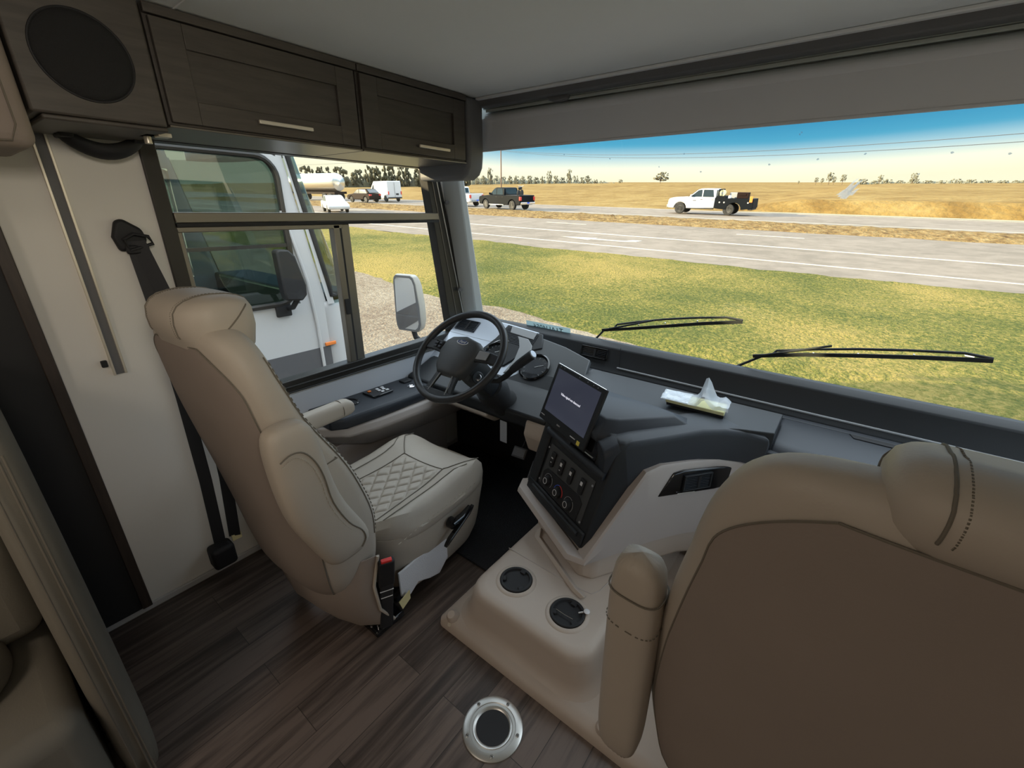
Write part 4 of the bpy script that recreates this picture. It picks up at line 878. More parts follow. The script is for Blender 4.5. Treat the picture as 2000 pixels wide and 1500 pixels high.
# buckle
t = thing('seat_belt_buckle', 'black seat belt buckle stalk with red release beside the driver seat', 'buckle', (-1.17,.70,.0))
bf = frame((-1.175,.705,.04),(.45,.89,0),ey=(.12,.02,1))
b = BM(); box(b, -.026,.026,.0,.27,-.012,.012, bf); obj('sleeve', b, 'belt', t, bevel=.006)
b = BM(); box(b, -.030,.030,.24,.365,-.015,.015, bf); bk_ = obj('buckle_body', b, 'black', t, bevel=.006)
b = BM(); box(b, -.020,.020,.345,.372,-.005,.012, bf); obj('release_button', b, 'red', bk_, bevel=.002)
b = BM(); box(b, -.026,.026,.215,.218,.011,.0135, bf); box(b, -.022,.022,.18,.183,.011,.0135, bf); obj('bright_line', b, 'mark_white', t)
t2 = thing('belt_bracket', 'black metal bracket on the floor under the driver seat', 'bracket', (-1.22,.72,0))
b = BM(); box(b, -1.30,-1.18,.66,.80,.0,.03); box(b, -1.27,-1.20,.68,.76,.03,.07); obj('plate', b, 'gloss', t2, bevel=.008)
for (x, y) in ((-1.20,.685),(-1.225,.67)):
    b = BM(); cyl(b, (x,y,.03),(x,y,.038), .008); obj('bolt', b, 'chrome', t2)

# passenger
Pp, part, S_, br_, seam_ = make_chair('large beige leather captain chair seen from behind at the right edge', (.222,1.27,0), R(-2), .74, 1.12, -.030)
arm_up(part, Pp, -1, .34, 1.005, (-.56,-.60), .054, .046)
arm_up(part, Pp, 1, .34, 1.005, (-.56,-.60), .054, .046)

# ================================================================ engine cover
t = thing('engine_cover', 'beige moulded engine cover on the floor with two black cup holders', 'engine cover', (-.65,1.1,0)); EC = t
b = BM()
def ecring(x0, x1, y0, y1, z, r=.03):
    o = []
    for (cx, cy, a0) in ((x1-r,y1-r,0),(x0+r,y1-r,90),(x0+r,y0+r,180),(x1-r,y0+r,270)):
        for k in range(7): a = R(a0+15*k); o.append(V((cx+r*math.cos(a), cy+r*math.sin(a), z)))
    return o
rings = [ecring(-1.045,-.05,.862,2.0,.0,.03),ecring(-1.043,-.05,.864,2.0,.025,.03),ecring(-1.030,-.06,.877,2.0,.042,.03),ecring(-1.00,-.08,.905,2.0,.052,.04)]
loft(b, rings); obj('flange', b, 'beige_plastic', t)
b = BM()
rings = [ecring(-1.005,-.355,.895,2.0,.048,.10),ecring(-.985,-.372,.912,2.0,.060,.10),ecring(-.972,-.385,.925,2.0,.090,.10),ecring(-.955,-.398,.937,2.0,.165,.09),ecring(-.948,-.404,.944,2.0,.186,.09),ecring(-.935,-.416,.957,1.98,.198,.08),ecring(-.91,-.44,.98,1.96,.201,.07)]
loft(b, rings); blk = obj('raised_block', b, 'beige_plastic', t)
for (x, y) in ((-.806,1.092),(-.558,1.086)):
    F = Matrix.Translation((x,y,.2))
    b = BM(); lathe(b, [(.088,-.004),(.082,.004),(.072,.008),(.068,.007),(.067,.0)], F, 40); obj('cup_collar', b, 'beige_plastic', t)
    b = BM(); lathe(b, [(.066,.004),(.066,.011),(.063,.013),(.056,.012),(.053,.004),(.0,.0035)], F, 40); c_ = obj('cup_holder', b, 'black', t)
    b = BM()
    for k in range(3):
        a = R(90+120*k); G = F @ Matrix.Rotation(a,4,'Z'); box(b, .040,.057,-.012,.012,.004,.012, G)
    obj('grip_tab', b, 'black', c_, bevel=.003)
b = BM(); tube(b, [(-.945,1.22,.2015),(-.60,1.215,.2015),(-.53,1.225,.2015),(-.51,1.26,.2015),(-.50,1.34,.2015)], .0022); obj('panel_line', b, 'beige_grey', t)
b = BM(); loft(b, [[(x,y,.20),(x+.02,y-.014,.205),(x+.035,y-.008,.22),(x+.03,y+.02,.20)] for x, y in ((-.93,1.41),(-.90,1.355),(-.62,1.20),(-.57,1.185))]); obj('rib', b, 'beige_plastic', t, bevel=.004)
for (x, y) in ((-.985,.905),(-.30,.91)):
    b = BM(); lathe(b, [(.030,.0),(.024,.034),(.016,.046),(.0,.048)], Matrix.Translation((x,y,.030)) @ Matrix.Rotation(R(25),4,'X'), 24); bo = obj('screw_boss', b, 'beige_plastic', t)
    b = BM(); cyl(b, (x+.005,y-.032,.030),(x+.005,y-.036,.034), .008); obj('screw', b, 'nickel', bo)
b = BM(); box(b, -.402,-.383,1.16,1.55,.10,.188); obj('side_pocket', b, 'gloss', t, bevel=.004)
t = thing('clear_tag', 'tiny clear plastic knob lying at the rim of the right cup holder', 'knob', (-.50,1.12,.21))
b = BM(); lathe(b, [(.0,0),(.010,.002),(.012,.006),(.006,.010),(.0,.010)], Matrix.Translation((-.499,1.128,.212)), 20); obj('disc', b, 'mark_white', t)
b = BM(); cyl(b, (-.508,1.118,.216),(-.522,1.106,.213), .004); obj('stem', b, 'chrome', t)
t = thing('wire_clip', 'thin bright wire lying across the right cup holder', 'wire', (-.56,1.06,.213)); b = BM(); tube(b, [(-.597,1.068,.2145),(-.56,1.066,.2145),(-.525,1.068,.2145)], .0014); obj('wire', b, 'chrome', t)
# round table socket in the floor
t = thing('table_socket', 'round brushed metal table socket set in the plank floor', 'socket', (-.604,.70,0))
F = Matrix.Translation((-.604,.70,0))
b = BM(); lathe(b, [(.102,.0),(.101,.004),(.095,.007),(.078,.0075),(.076,.0055),(.068,.0055),(.066,.0075),(.060,.0065),(.056,.003),(.056,.001)], F, 56); obj('flange', b, 'alu', t)
b = BM(); lathe(b, [(.056,.001),(.056,.0035),(.0,.0035)], F, 40); obj('plug', b, 'black', t)
for k in range(5):
    a = R(-52+72*k); x = -.604+.087*math.cos(a); y = .70+.087*math.sin(a)
    b = BM(); cyl(b, (x,y,.006),(x,y,.0095), .0062); sc_ = obj('screw', b, 'chrome', t, bevel=.001); b = BM(); box(b, x-.004,x+.004,y-.0008,y+.0008,.0095,.0098); obj('slot', b, 'black', sc_)
def bagmat():
    m = bpy.data.materials.new('crinkled_clear_film'); m.use_nodes = True; q = m.node_tree; b_ = q.nodes['Principled BSDF']; b_.inputs['Base Color'].default_value = (.8,.86,.92,1); b_.inputs['Roughness'].default_value = .25; b_.inputs['Alpha'].default_value = .55; return m
# bag with booklet on the tray
t = thing('plastic_bag', 'crumpled clear plastic bag with a yellow edged booklet on the dash tray', 'bag', (-.40,1.88,.80))
BF = frame((-.42,1.865,.838),(1,.10,-.03),ez=(-.12,-.10,1))
b = BM(); box(b, -.115,.125,-.045,.040,.0,.016, BF); obj('booklet', b, mat('booklet_pages',(.75,.72,.40),.7), t, bevel=.002)
b = BM(); box(b, -.112,.122,-.043,.038,-.012,-.001, BF); obj('dark_cover', b, 'black', t)
random.seed(4); b = BM(); g = []
for i in range(25):
    row = []
    for j in range(11):
        u_ = i/24; v_ = j/10; x = -.135+.275*u_; y = -.052+.10*v_
        z = .020+.010*noise.noise(V((x*30,y*30,1)))+.095*math.exp(-((u_-.66)/.10)**2)*(.45+.55*v_)+.02*math.exp(-((u_-.92)/.10)**2)
        z += .006*noise.noise(V((x*90,y*90,5)))
        if j == 0: z -= .012
        row.append(b.verts.new(BF @ V((x,y,max(.0175,z)))))
    g.append(row)
for i in range(24):
    for j in range(10): b.faces.new([g[i][j],g[i+1][j],g[i+1][j+1],g[i][j+1]])
bgm = obj('bag_film', b, bagmat(), t, smooth=True)
b = BM(); box(b, -.13,-.02,-.048,.046,.0165,.0195, BF); obj('white_sheet', b, mat('white_paper',(.75,.80,.85),.6), t, bevel=.001)

# ================================================================ sofa at the lower left
t = thing('sofa', 'grey-beige upholstered sofa end with tall rounded arm at the lower left corner', 'sofa', (-1.6,-.3,0))
b = BM(); loft(b, [[p for p in [V((x, -.046+hy*math.copysign(abs(math.cos(a))**.6,math.cos(a)), 0)) for a in [0]]] for x, hy in ()]) if False else b.free()
b = BM(); rings = []
for z, x1, hy in ((.02,-1.30,.040),(.10,-1.295,.046),(.5,-1.292,.046),(.95,-1.296,.044),(1.15,-1.305,.040),(1.20,-1.33,.030),(1.215,-1.37,.018)):
    rings.append([V(((-2.0+x1)/2+(x1+2.0)/2*math.copysign(abs(math.cos(a))**.35,math.cos(a)), -.046+hy*math.copysign(abs(math.sin(a))**.5,math.sin(a)), z)) for a in [2*PI*k/32 for k in range(32)]])
loft(b, rings); sa = obj('arm', b, 'sofa', t, sub=1)
for y in (-.030,-.038,-.062):
    b = BM(); tube(b, [(-1.293,y,.05),(-1.287,y,.5),(-1.291,y,.95),(-1.302,y,1.14)], .0022); obj('piping', b, 'thread', sa)
b = BM(); box(b, -2.02,-1.26,-1.7,-.10,.06,.44); obj('seat_cushion', b, 'sofa', t, bevel=.05, seg=4)
b = BM(); box(b, -2.04,-1.62,-1.7,-.10,.46,.78); obj('back_cushion', b, 'sofa', t, bevel=.05, seg=4)
b = BM(); rings = [selli(.17,.22,2.4,32,z,-1.58,-.40) for z in (.445,.46,.53,.55)]; loft(b, [[p*1 for p in rings[0]],rings[1],rings[2],[V((-1.58,-.40,.55))+(p-V((-1.58,-.40,p.z)))*.7+V((0,0,0)) for p in rings[3]]]); obj('lumbar_pad', b, 'sofa', t, sub=1)
b = BM(); box(b, -1.47,-1.45,-.30,-.265,.552,.556); obj('white_tag', b, 'mark_white', t)
# ================================================================ outdoors (geometry in the land frame GM)
def gstruct(name, bm, m, label=None, **k):
    bm.transform(GM); o = struct(name, bm, m, **k)
    if label: o['label'] = label
    return o
def gthing(name, label, cat, x, y, z=0, rz=0, group=None):
    return thing(name, label, cat, mw=GM @ Matrix.Translation((x,y,z)) @ Matrix.Rotation(rz,4,'Z'), group=group)
def strip(ya, yb, z, x0=-160, x1=160, n=80, wob=0, amp=0, seed=0):
    b = BM(); A = []
    for i in range(n+1):
        x = x0+(x1-x0)*i/n; w = wob*noise.noise(V((x*.4,seed,0)))
        A.append([b.verts.new((x, ya(x) if callable(ya) else ya+w, z)), b.verts.new((x, (yb(x) if callable(yb) else yb)+w*.8, z))])
    for i in range(n): b.faces.new([A[i][0],A[i+1][0],A[i+1][1],A[i][1]])
    return b
YG = 7.0
def edge_y(x): return 6.55+.075*max(0,-x-4)+.16*math.sin(x*.9)+.25*noise.noise(V((x*.6,0,0)))
gstruct('ground_lot', strip(-60, lambda x: min(14,edge_y(x)+.3), -.02, n=400), 'lot', 'beige dry grass lot just outside the coach', smooth=False)
def grassz(x, y): return .10*noise.noise(V((x*.25,y*.25,0)))+.035*noise.noise(V((x*2.2,y*2.2,3)))+.02*noise.noise(V((x*7,y*7,3)))
b = BM(); nx, ny = 420, 110; g = []
for j in range(ny+1):
    row = []
    for i in range(nx+1):
        x = -46+72*i/nx; lo = edge_y(x)+.12*noise.noise(V((x*4,2,0))); hi = 15.6+.10*math.sin(x*.7)+.05*math.sin(x*3.1)+(x+5)*.02
        y = lo+(hi-lo)*j/ny; e_ = min(1,j/8,(ny-j)/6)
        row.append(b.verts.new((x,y,-.055+.03*e_+.02+grassz(x,y)*e_*.8+.05*e_)))
    g.append(row)
for j in range(ny):
    for i in range(nx): b.faces.new([g[j][i],g[j][i+1],g[j+1][i+1],g[j+1][i]])
b.transform(GM); o = obj('grass_verge', b, 'grass'); tag(o, 'green and yellow mown grass verge between the lot and the road', 'grass', kind='stuff')
gstruct('ground_side', strip(4, 15.5, -.06), 'grass', smooth=False)
gstruct('road_near', strip(15.3, 29.4, -.03), 'asphalt', 'near carriageway of grey asphalt', smooth=False)
def flatbox(x0,x1,y0,y1,z0,z1):
    b = BM(); box(b,x0,x1,y0,y1,z0,z1); return b
gstruct('road_line_1', flatbox(-150,150,17.50,17.66,-.03,-.024), 'paintline'); gstruct('road_line_2', flatbox(-150,150,21.5,21.72,-.03,-.024), 'paintline')
for i in range(-3,2):
    o = obj('lane_dash', (lambda b: (b.transform(GM), b)[1])(flatbox(-5.8+12*i,-2.75+12*i,25.8,25.95,-.03,-.022)), 'paintline'); tag(o, 'short white dash of the lane line on the near carriageway', 'road marking', 'lane dashes')
b = BM(); prism(b, [(-12.4,19.3,0),(-10.6,18.85,0),(-10.6,19.15,0),(-9.0,19.18,0),(-8.5,19.5,0),(-8.45,20.1,0),(-8.9,20.1,0),(-9.05,19.65,0),(-9.4,19.5,0),(-10.6,19.48,0),(-10.6,19.8,0)], (0,0,.004)); b.transform(GM @ Matrix.Translation((0,0,-.026))); o = obj('turn_arrow', b, 'paintline'); tag(o, 'faded white turn arrow painted in the nearest lane', 'road marking')
# raised dry median
b = BM(); g = []
for j in range(13):
    row = []
    for i in range(401):
        x = -90+140*i/400; y0 = 28.6+.35*noise.noise(V((x*.5,1,0)))+(x+10)*.03; y1 = 34.6+.4*noise.noise(V((x*.5,9,0))); f = j/12
        row.append(b.verts.new((x,y0+(y1-y0)*f,-.03+math.sin(PI*f)**.5*(.10+.20*abs(noise.noise(V((x*1.3,f*4,2))))+.10*noise.noise(V((x*5,f*9,2)))))))
    g.append(row)
for j in range(12):
    for i in range(400): b.faces.new([g[j][i],g[j][i+1],g[j+1][i+1],g[j+1][i]])
b.transform(GM); o = obj('median_grass', b, 'median'); tag(o, 'dry orange-brown grass median between the two carriageways', 'grass', kind='stuff')
gstruct('road_far', strip(29.0, 46.4, -.04), 'asphalt', 'far carriageway of grey asphalt', smooth=False)
gstruct('road_line_3', flatbox(-150,150,45.6,45.75,-.04,-.034), 'paintline'); gstruct('road_line_4', flatbox(-150,150,36.3,36.45,-.04,-.034), 'paintline')
def fieldz(x, y):
    d = min(1,(y-46)/40)
    return -.05+d*(.9*noise.noise(V((x*.012,y*.02,4)))+.35)+1.6*math.exp(-((x+95)/70)**2-((y-230)/90)**2)+(.28*noise.noise(V((x*.08,y*.15,7))))*d + (1.1*min(1,max(0,(y-46)/2.2)) if x > -6 else 1.1*min(1,max(0,(y-46)/2.2))*max(0,min(1,(x+14)/8)))
b = BM(); g = []
ys = [46.2,46.9,47.7,48.4,49.2,50.5,52,54,57,61,66,72,80,90,102,116,132,150,170,195,225,260,300,350,420,520,680,900,1300,2200]
for y in ys:
    row = []
    for i in range(201):
        f = (i/100-1); x = f*(260+y*1.6)-40; row.append(b.verts.new((x,y,fieldz(x,y) if y < 500 else min(0,fieldz(x,500)*0)-.0+.3)))
    g.append(row)
for j in range(len(ys)-1):
    for i in range(200): b.faces.new([g[j][i],g[j][i+1],g[j+1][i+1],g[j+1][i]])
gstruct('field', b, 'field', 'golden harvested field reaching to the horizon')

# ---------------------------------------------------------------- trees
def crown_bm(seed, n, sx, sz, z0, lumps=26, rr=.32):
    random.seed(seed); b = BM()
    for k in range(lumps):
        a = random.uniform(0,2*PI); h = random.random(); r_ = math.sqrt(random.random())*sx*(1-.55*abs(h-.45))
        c = V((math.cos(a)*r_, math.sin(a)*r_*.8, z0+sz*h)); s = rr*random.uniform(.6,1.2)*sx*(1-.3*h)
        res = bmesh.ops.create_icosphere(b, subdivisions=2, radius=s, matrix=Matrix.Translation(c))
        for v in res['verts']: v.co += (v.co-c)*.35*noise.noise(v.co*3.1/s*.5+V((seed,0,0)))+V((0,0,0))
    return b
crowns = []
for sd_i in range(5):
    me = bpy.data.meshes.new('crown'); b = crown_bm(sd_i+3, 0, 1.0, 1.15, .55, 70, .17); b.to_mesh(me); b.free(); me.materials.append(M['tree']); crowns.append(me)
crowns_p = []
for sd_i in range(4):
    me = bpy.data.meshes.new('crown'); b = crown_bm(sd_i+23, 0, 1.0, 1.1, .6, 50, .15); b.to_mesh(me); b.free(); me.materials.append(M['tree_hazed']); crowns_p.append(me)
b = BM(); tube(b, [(0,0,-.3),(.02,0,.5),(.0,.02,1.0)], [.055,.045,.02], 7); tube(b, [(0,0,.5),(.3,.1,.95)], [.03,.012], 6); tube(b, [(0,0,.45),(-.28,.05,1.0)], [.03,.012], 6); trm = bpy.data.meshes.new('trunk'); b.to_mesh(trm); b.free(); trm.materials.append(M['trunk'])
def tree(x, y, h, w, label, group, pale=False, low=0, i=0, zf=None):
    t = gthing('tree', label, 'tree', x, y, zf if zf is not None else fieldz(x,min(y,480))-.2, rz=i*1.7, group=group)
    o = bpy.data.objects.new('crown', (crowns_p if pale else crowns)[i % (4 if pale else 5)]); C.objects.link(o); o.parent = t; o.scale = (w/2, w/2, h/1.85*(1.25 if low else 1)); o.location = (0,0,-low*h)
    o = bpy.data.objects.new('trunk', trm); C.objects.link(o); o.parent = t; o.scale = (h/1.85,)*3
def dirpt(az, d):     # azimuth in the land frame from the camera
    return -0.06*0+d*math.sin(R(az)), d*math.cos(R(az))
random.seed(11)
for i in range(11):     # dark row seen through the side window
    az = -62+ i*1.75; x, y = dirpt(az, 200+random.uniform(-6,6)); big = i in (6,7,8)
    tree(x, y, random.uniform(7.2,9.2)+(1.0 if big else 0), random.uniform(6.0,7.0), 'leafy tree of the dense dark row beyond the field, seen through the side window', 'trees in the row beyond the field at left', low=.22, i=i, zf=-.3)
for i in range(20):     # paler row by the pole
    az = -43.0+i*.78; x, y = dirpt(az, 330+random.uniform(-8,8)); h = [6,7,12,7,6.5,7,7,6.5,7,6,6.5,10,7,6,11,7,6,5,4.5,3.5][i]
    tree(x, y, h, 4.6, 'pale hazy tree of the low row behind the field left of the windscreen', 'pale trees behind the field', pale=True, low=.25, i=i, zf=-.3)
for az, d, h, w, lab in ((-26.1,330,3.5,3.5,'lone small bush on the skyline left of the white truck'),(-29.9,330,6.0,4.5,'small tree at the right end of the pale row on the skyline'),(-21.6,330,8.0,12,'round bare tree standing alone on the skyline above the white truck')):
    x, y = dirpt(az, d); tree(x, y, h, w, lab, None, pale=True, i=int(abs(az)), zf=.6)
for i, (az, h) in enumerate(((-6.1,5),(-5.6,4.5),(-5.0,8.5),(-4.6,5.5),(-3.9,7),(-7.6,2.6),(-1.0,6.5),(1.4,7.5))):
    x, y = dirpt(az-.3, 420); tree(x, y, h, h*.62, 'small distant tree on the skyline right of the white truck', 'small skyline trees at right', pale=True, i=i, zf=.6)
for i in range(18):
    az = -2.6+i*.95; x, y = dirpt(az, 520+random.uniform(-10,10)); tree(x, y, random.uniform(4.5,6.2), 8.6, 'low tree of the far hedgerow on the right horizon', 'far hedgerow trees', pale=True, low=.35, i=i, zf=-.4)
def understory(az0, az1, d, h0, h1, seed, m, lab):
    b = BM(); g = []
    for i in range(161):
        a_ = az0+(az1-az0)*i/160; f = min(1,(160-i)/14); row = []
        for k, (dd, hh) in enumerate(((-5,0),(-4,.55),(-1.5,.95),(1.5,1),(4,.6),(5,0))):
            x, y = dirpt(a_, d+dd); n_ = .75+.5*noise.noise(V((i*.35,k*.7,seed)))+.35*noise.noise(V((i*.9,k,seed+3))); row.append(b.verts.new((x,y,-.5+(h0+(h1-h0)*i/160)*hh*n_*(.35+.65*f))))
        g.append(row)
    for i in range(160):
        for k in range(5): b.faces.new([g[i][k],g[i+1][k],g[i+1][k+1],g[i][k+1]])
    b.transform(GM); o = obj('undergrowth', b, m, smooth=False); tag(o, lab, 'bushes', kind='stuff')
understory(-64, -44, 206, 5.6, 4.6, 1, 'tree', 'dense undergrowth filling the dark tree row seen through the side window')
understory(-44, -25.5, 338, 6.4, 2.6, 5, 'tree_hazed', 'hazy undergrowth of the pale tree row behind the pole')
understory(-3.0, 16, 528, 3.0, 5.0, 9, 'tree_hazed', 'low undergrowth of the far hedgerow on the right horizon')
# utility pole and wires
t = gthing('utility_pole', 'tall thin wooden utility pole rising behind the black pickup', 'pole', -95.0, 112.6, 0)
b = BM(); cyl(b, (0,0,-1),(0,0,13.5), .20, .14, 12); kid(obj('shaft', b, 'wood_pole'), t); b = BM(); box(b, -.08,.08,-1.1,1.1,11.0,11.15); kid(obj('crossarm', b, 'wood_pole'), t)
def wire(zs, ys, lab):
    b = BM(); pts = []
    for k in range(61):
        f = k/60; x = -95+155*f; y = 112.6-52.6*f; z = zs[0]+(zs[1]-zs[0])*f-ys*4*f*(1-f); pts.append((x,y,z))
    tube(b, pts, .035, 6); b.transform(GM); o = obj('power_line', b, 'wire'); tag(o, lab, 'wire')
wire((11.1,10.2), 3.72, 'upper thin power line sagging across the blue sky'); wire((10.9,9.3), 3.87, 'lower thicker power line crossing the sky above the field')
b = BM(); tube(b, [(-95,112.6,11.0),(-150,118,9.6),(-260,130,10.5)], .05, 6); b.transform(GM); tag(obj('power_line', b, 'wire'), 'power line running left from the pole toward the side window', 'wire')

# ---------------------------------------------------------------- vehicles
def wheel(t, x, y, r, w, rimc='alu'):
    s = 1 if y > 0 else -1
    b = BM(); F = Matrix.Translation((x,y,r)) @ Matrix.Rotation(R(90),4,'X')
    lathe(b, [(r*.62,-w/2),(r*.93,-w/2),(r,-w/2+.03),(r,w/2-.03),(r*.93,w/2),(r*.62,w/2)], F, 28); o = kid(obj('wheel', b, 'tire'), t)
    b = BM(); lathe(b, [(0,-s*(w/2-.02)),(r*.20,-s*(w/2-.01)),(r*.25,-s*(w/2-.05)),(r*.55,-s*(w/2-.04)),(r*.63,-s*w/2)] if s>0 else [(0,w/2-.02),(r*.20,w/2-.01),(r*.25,w/2-.05),(r*.55,w/2-.04),(r*.63,w/2)], F, 20)
    kid(obj('hubcap', b, 'rim_grey'), o)
    b = BM()
    for k in range(6):
        G = F @ Matrix.Rotation(R(60*k),4,'Z'); box(b, r*.22, r*.56, -r*.05, r*.05, -s*(w/2-.035)-.01, -s*(w/2-.035)+.01, G)
    kid(obj('spokes', b, 'mark_grey'), o)
def sidebody(prof, hw, m, name, t, tumble=0, bevel=.05):
    b = BM(); pts = [(x,-hw,z) for x, z in prof]; prism(b, pts, (0,2*hw,0))
    if tumble:
        zmax = max(z for x, z in prof); zmin = min(z for x, z in prof)
        for v in b.verts:
            f = (v.co.z-zmin)/(zmax-zmin); v.co.y *= 1-tumble*f
    return kid(obj(name, b, m, bevel=bevel), t)
def arch(cx, r, n=8): return [(cx+r*math.cos(a), .40+r*math.sin(a)*1.0) for a in [PI*k/n for k in range(n+1)]]
def sideglass(poly, hw, t, th=.02):
    for s in (-1,1):
        b = BM(); prism(b, [(x, s*(hw(z)), z) for x, z in poly], (0, s*th, 0)); kid(obj('side_window', b, 'carglass'), t)
def pickup(label, x, y, rz, body, bed='box', sc=1.0, z=0, group=None, L=5.9, name='pickup_truck'):
    t = gthing(name, label, 'truck', x, y, z, rz, group)
    r = .42; fx, rx = 2.0, -1.85
    def ar(cx): return [(cx+.52*math.cos(a), .42+.50*math.sin(a)) for a in [0+PI*k/8 for k in range(9)]]
    lower = [(3.0,.45),(3.05,.95),(2.95,1.15),(1.55,1.27),(1.3,1.30),(-.95,1.30),(-.95,.52)]+[(-.95,.48)]
    if bed == 'box': prof = [(3.0,.45),(3.06,.80),(2.98,1.10),(2.6,1.20),(1.45,1.28),(-2.95,1.30),(-3.0,.60),(-2.95,.50)]+ar(rx)[::-1]+ar(fx)[::-1]
    else: prof = [(3.0,.45),(3.06,.80),(2.98,1.15),(2.6,1.26),(1.45,1.32),(-.72,1.32),(-.72,.50)]+ar(fx)[::-1]
    sidebody(prof, .98, body, 'body', t)
    cabz = 1.95
    cab = [(1.45,1.26),(.72,1.86),(.45,cabz),(-.55,cabz),(-.72,1.88),(-.78,1.26)]
    sidebody(cab, .95, body, 'cab', t, .12, .05)
    hwf = lambda zz: .95*(1-.12*(zz-1.26)/(cabz-1.26))-.002
    sideglass([(1.25,1.33),(.68,1.82),(.40,1.87),(.35,1.33)], hwf, t); sideglass([(.27,1.33),(.27,1.87),(-.45,1.86),(-.60,1.33)], hwf, t)
    b = BM(); prism(b, [(1.44,-.80,1.30),(1.44,.80,1.30),(.74,.72,1.86),(.74,-.72,1.86)], (.02,0,.025)); kid(obj('windscreen', b, 'carglass'), t)
    b = BM(); prism(b, [(-.785,-.75,1.36),(-.785,.75,1.36),(-.73,.68,1.84),(-.73,-.68,1.84)], (-.02,0,0)); kid(obj('rear_window', b, 'carglass'), t)
    for s in (-1,1):
        b = BM(); box(b, 1.12,1.22,s*.98,s*1.18,1.32,1.50); kid(obj('door_mirror', b, 'paint_black' if body != 'white' else 'white', bevel=.03), t)
        wheel(t, fx, s*.84, r, .27); wheel(t, rx, s*.84, r, .27)
        for hx in (.25,-.62):
            b = BM(); box(b, hx,hx+.16,s*.98,s*1.0,1.12,1.15); kid(obj('door_handle', b, 'black'), t)
        b = BM(); box(b, -.70,1.45,s*.80,s*1.02,.40,.47); kid(obj('running_board', b, 'alu' if bed == 'box' else 'black', bevel=.02), t)
        b = BM(); box(b, 2.92,3.04,s*.55,s*.93,.86,1.05); kid(obj('headlamp', b, 'mark_white', bevel=.02), t)
    b = BM(); box(b, 2.98,3.14,-.95,.95,.45,.70); kid(obj('front_bumper', b, 'grey', bevel=.04), t)
    if bed == 'box':
        for s in (-1,1): 
            b = BM(); box(b, -3.02,-2.86,s*.78,s*.995,.85,1.18); kid(obj('tail_lamp', b, 'tail', bevel=.02), t)
        b = BM(); box(b, -3.12,-2.95,-.92,.92,.50,.70); kid(obj('rear_bumper', b, 'chrome' if body != 'white' else 'grey', bevel=.03), t)
        b = BM(); box(b, -3.13,-3.11,-.15,.15,.58,.70); kid(obj('number_plate', b, 'blue'), t)
        b = BM(); box(b, -2.85,-.90,-.85,.85,1.285,1.31); kid(obj('bed_floor', b, 'black'), t)
    return t
# dark pickup with a dark load
pickup('black pickup truck with a cycle-like load in its bed on the far road', -29.6, 35.8, R(180-8), 'paint_black')
t = gthing('motorbike', 'dark motorbike standing in the bed of the black pickup', 'motorbike', -27.6, 35.5, 1.28, R(100))
b = BM(); F = Matrix.Translation((.32,0,.2)) @ Matrix.Rotation(R(90),4,'X'); lathe(b, [(.20,-.05),(.28,-.05),(.28,.05),(.20,.05)], F, 20); kid(obj('wheel', b, 'tire'), t)
b = BM(); F = Matrix.Translation((-.32,0,.2)) @ Matrix.Rotation(R(90),4,'X'); lathe(b, [(.20,-.05),(.28,-.05),(.28,.05),(.20,.05)], F, 20); kid(obj('wheel', b, 'tire'), t)
b = BM(); loft(b, [[(x,w,z-h),(x,w,z+h),(x,-w,z+h),(x,-w,z-h)] for x, z, w, h in ((-.35,.62,.06,.05),(-.1,.60,.12,.12),(.12,.62,.13,.13),(.28,.56,.06,.05))]); kid(obj('body', b, 'black', bevel=.03), t)
b = BM(); tube(b, [(.32,0,.2),(.18,0,.75),(.14,.28,.82)], .03); tube(b, [(.18,0,.75),(.14,-.28,.82)], .025); kid(obj('handlebar', b, 'mark_grey'), t)
pickup('white pickup truck half hidden by the pillar, ahead of the black pickup', -37.9, 37.6, R(180-6), 'white')
# white crew cab with black service body
WT = pickup('white crew cab truck with a black service body on the far road', -11.85, 40.9, R(180+2), 'white', bed='none', name='service_truck')
def arr(cx): return [(cx+.55*math.cos(a), .42+.52*math.sin(a)) for a in [PI*k/8 for k in range(9)]]
sidebody([(-.80,.48),(-.80,1.42),(-1.5,1.42),(-1.55,1.24),(-3.55,1.24),(-3.6,.55),(-3.3,.50)]+arr(-2.2)[::-1], 1.0, 'paint_black', 'service_body', WT, 0, .03)
for o in list(WT.children):
    if o.name.startswith('wheel') : pass
def load(nm, lab, cat, x, y, z, builder, mm, rz=0):
    T = WT.matrix_basis @ Matrix.Translation((x,y,z)) @ Matrix.Rotation(rz,4,'Z'); tt = thing(nm, lab, cat, mw=T); b = BM(); builder(b); kid(obj('body', b, mm, bevel=.02), tt); return tt
tt = load('hose_reel','round pale hose reel behind the cab of the service truck','reel',-1.15,.55,1.62, lambda b: cyl(b,(0,-.15,0),(0,.15,0),.24), 'cream'); b = BM(); cyl(b,(0,.15,0),(0,.17,0),.08); kid(obj('hub', b,'mark_grey'),tt)
tt = load('rack','dark steel rack behind the cab of the service truck','rack',-.92,0,1.42, lambda b: (box(b,-.04,.04,-.9,.9,.42,.5),box(b,-.04,.04,-.9,-.82,0,.5),box(b,-.04,.04,.82,.9,0,.5)), 'paint_black')
tt = load('welder','grey welding machine on the service truck bed','machine',-2.0,.1,1.25, lambda b: box(b,-.35,.35,-.3,.3,0,.42), 'grey')
tt = load('toolbox','brown-black toolbox with a handle on the service truck bed','toolbox',-2.65,.3,1.25, lambda b: (box(b,-.42,.42,-.3,.3,0,.44),box(b,-.25,.25,.3,.33,.2,.34)), 'paint_dark')
tt = load('white_jug','white jug on the edge of the service truck bed','jug',-1.75,.75,1.25, lambda b: cyl(b,(0,0,0),(0,0,.22),.14,.09), 'mark_white')
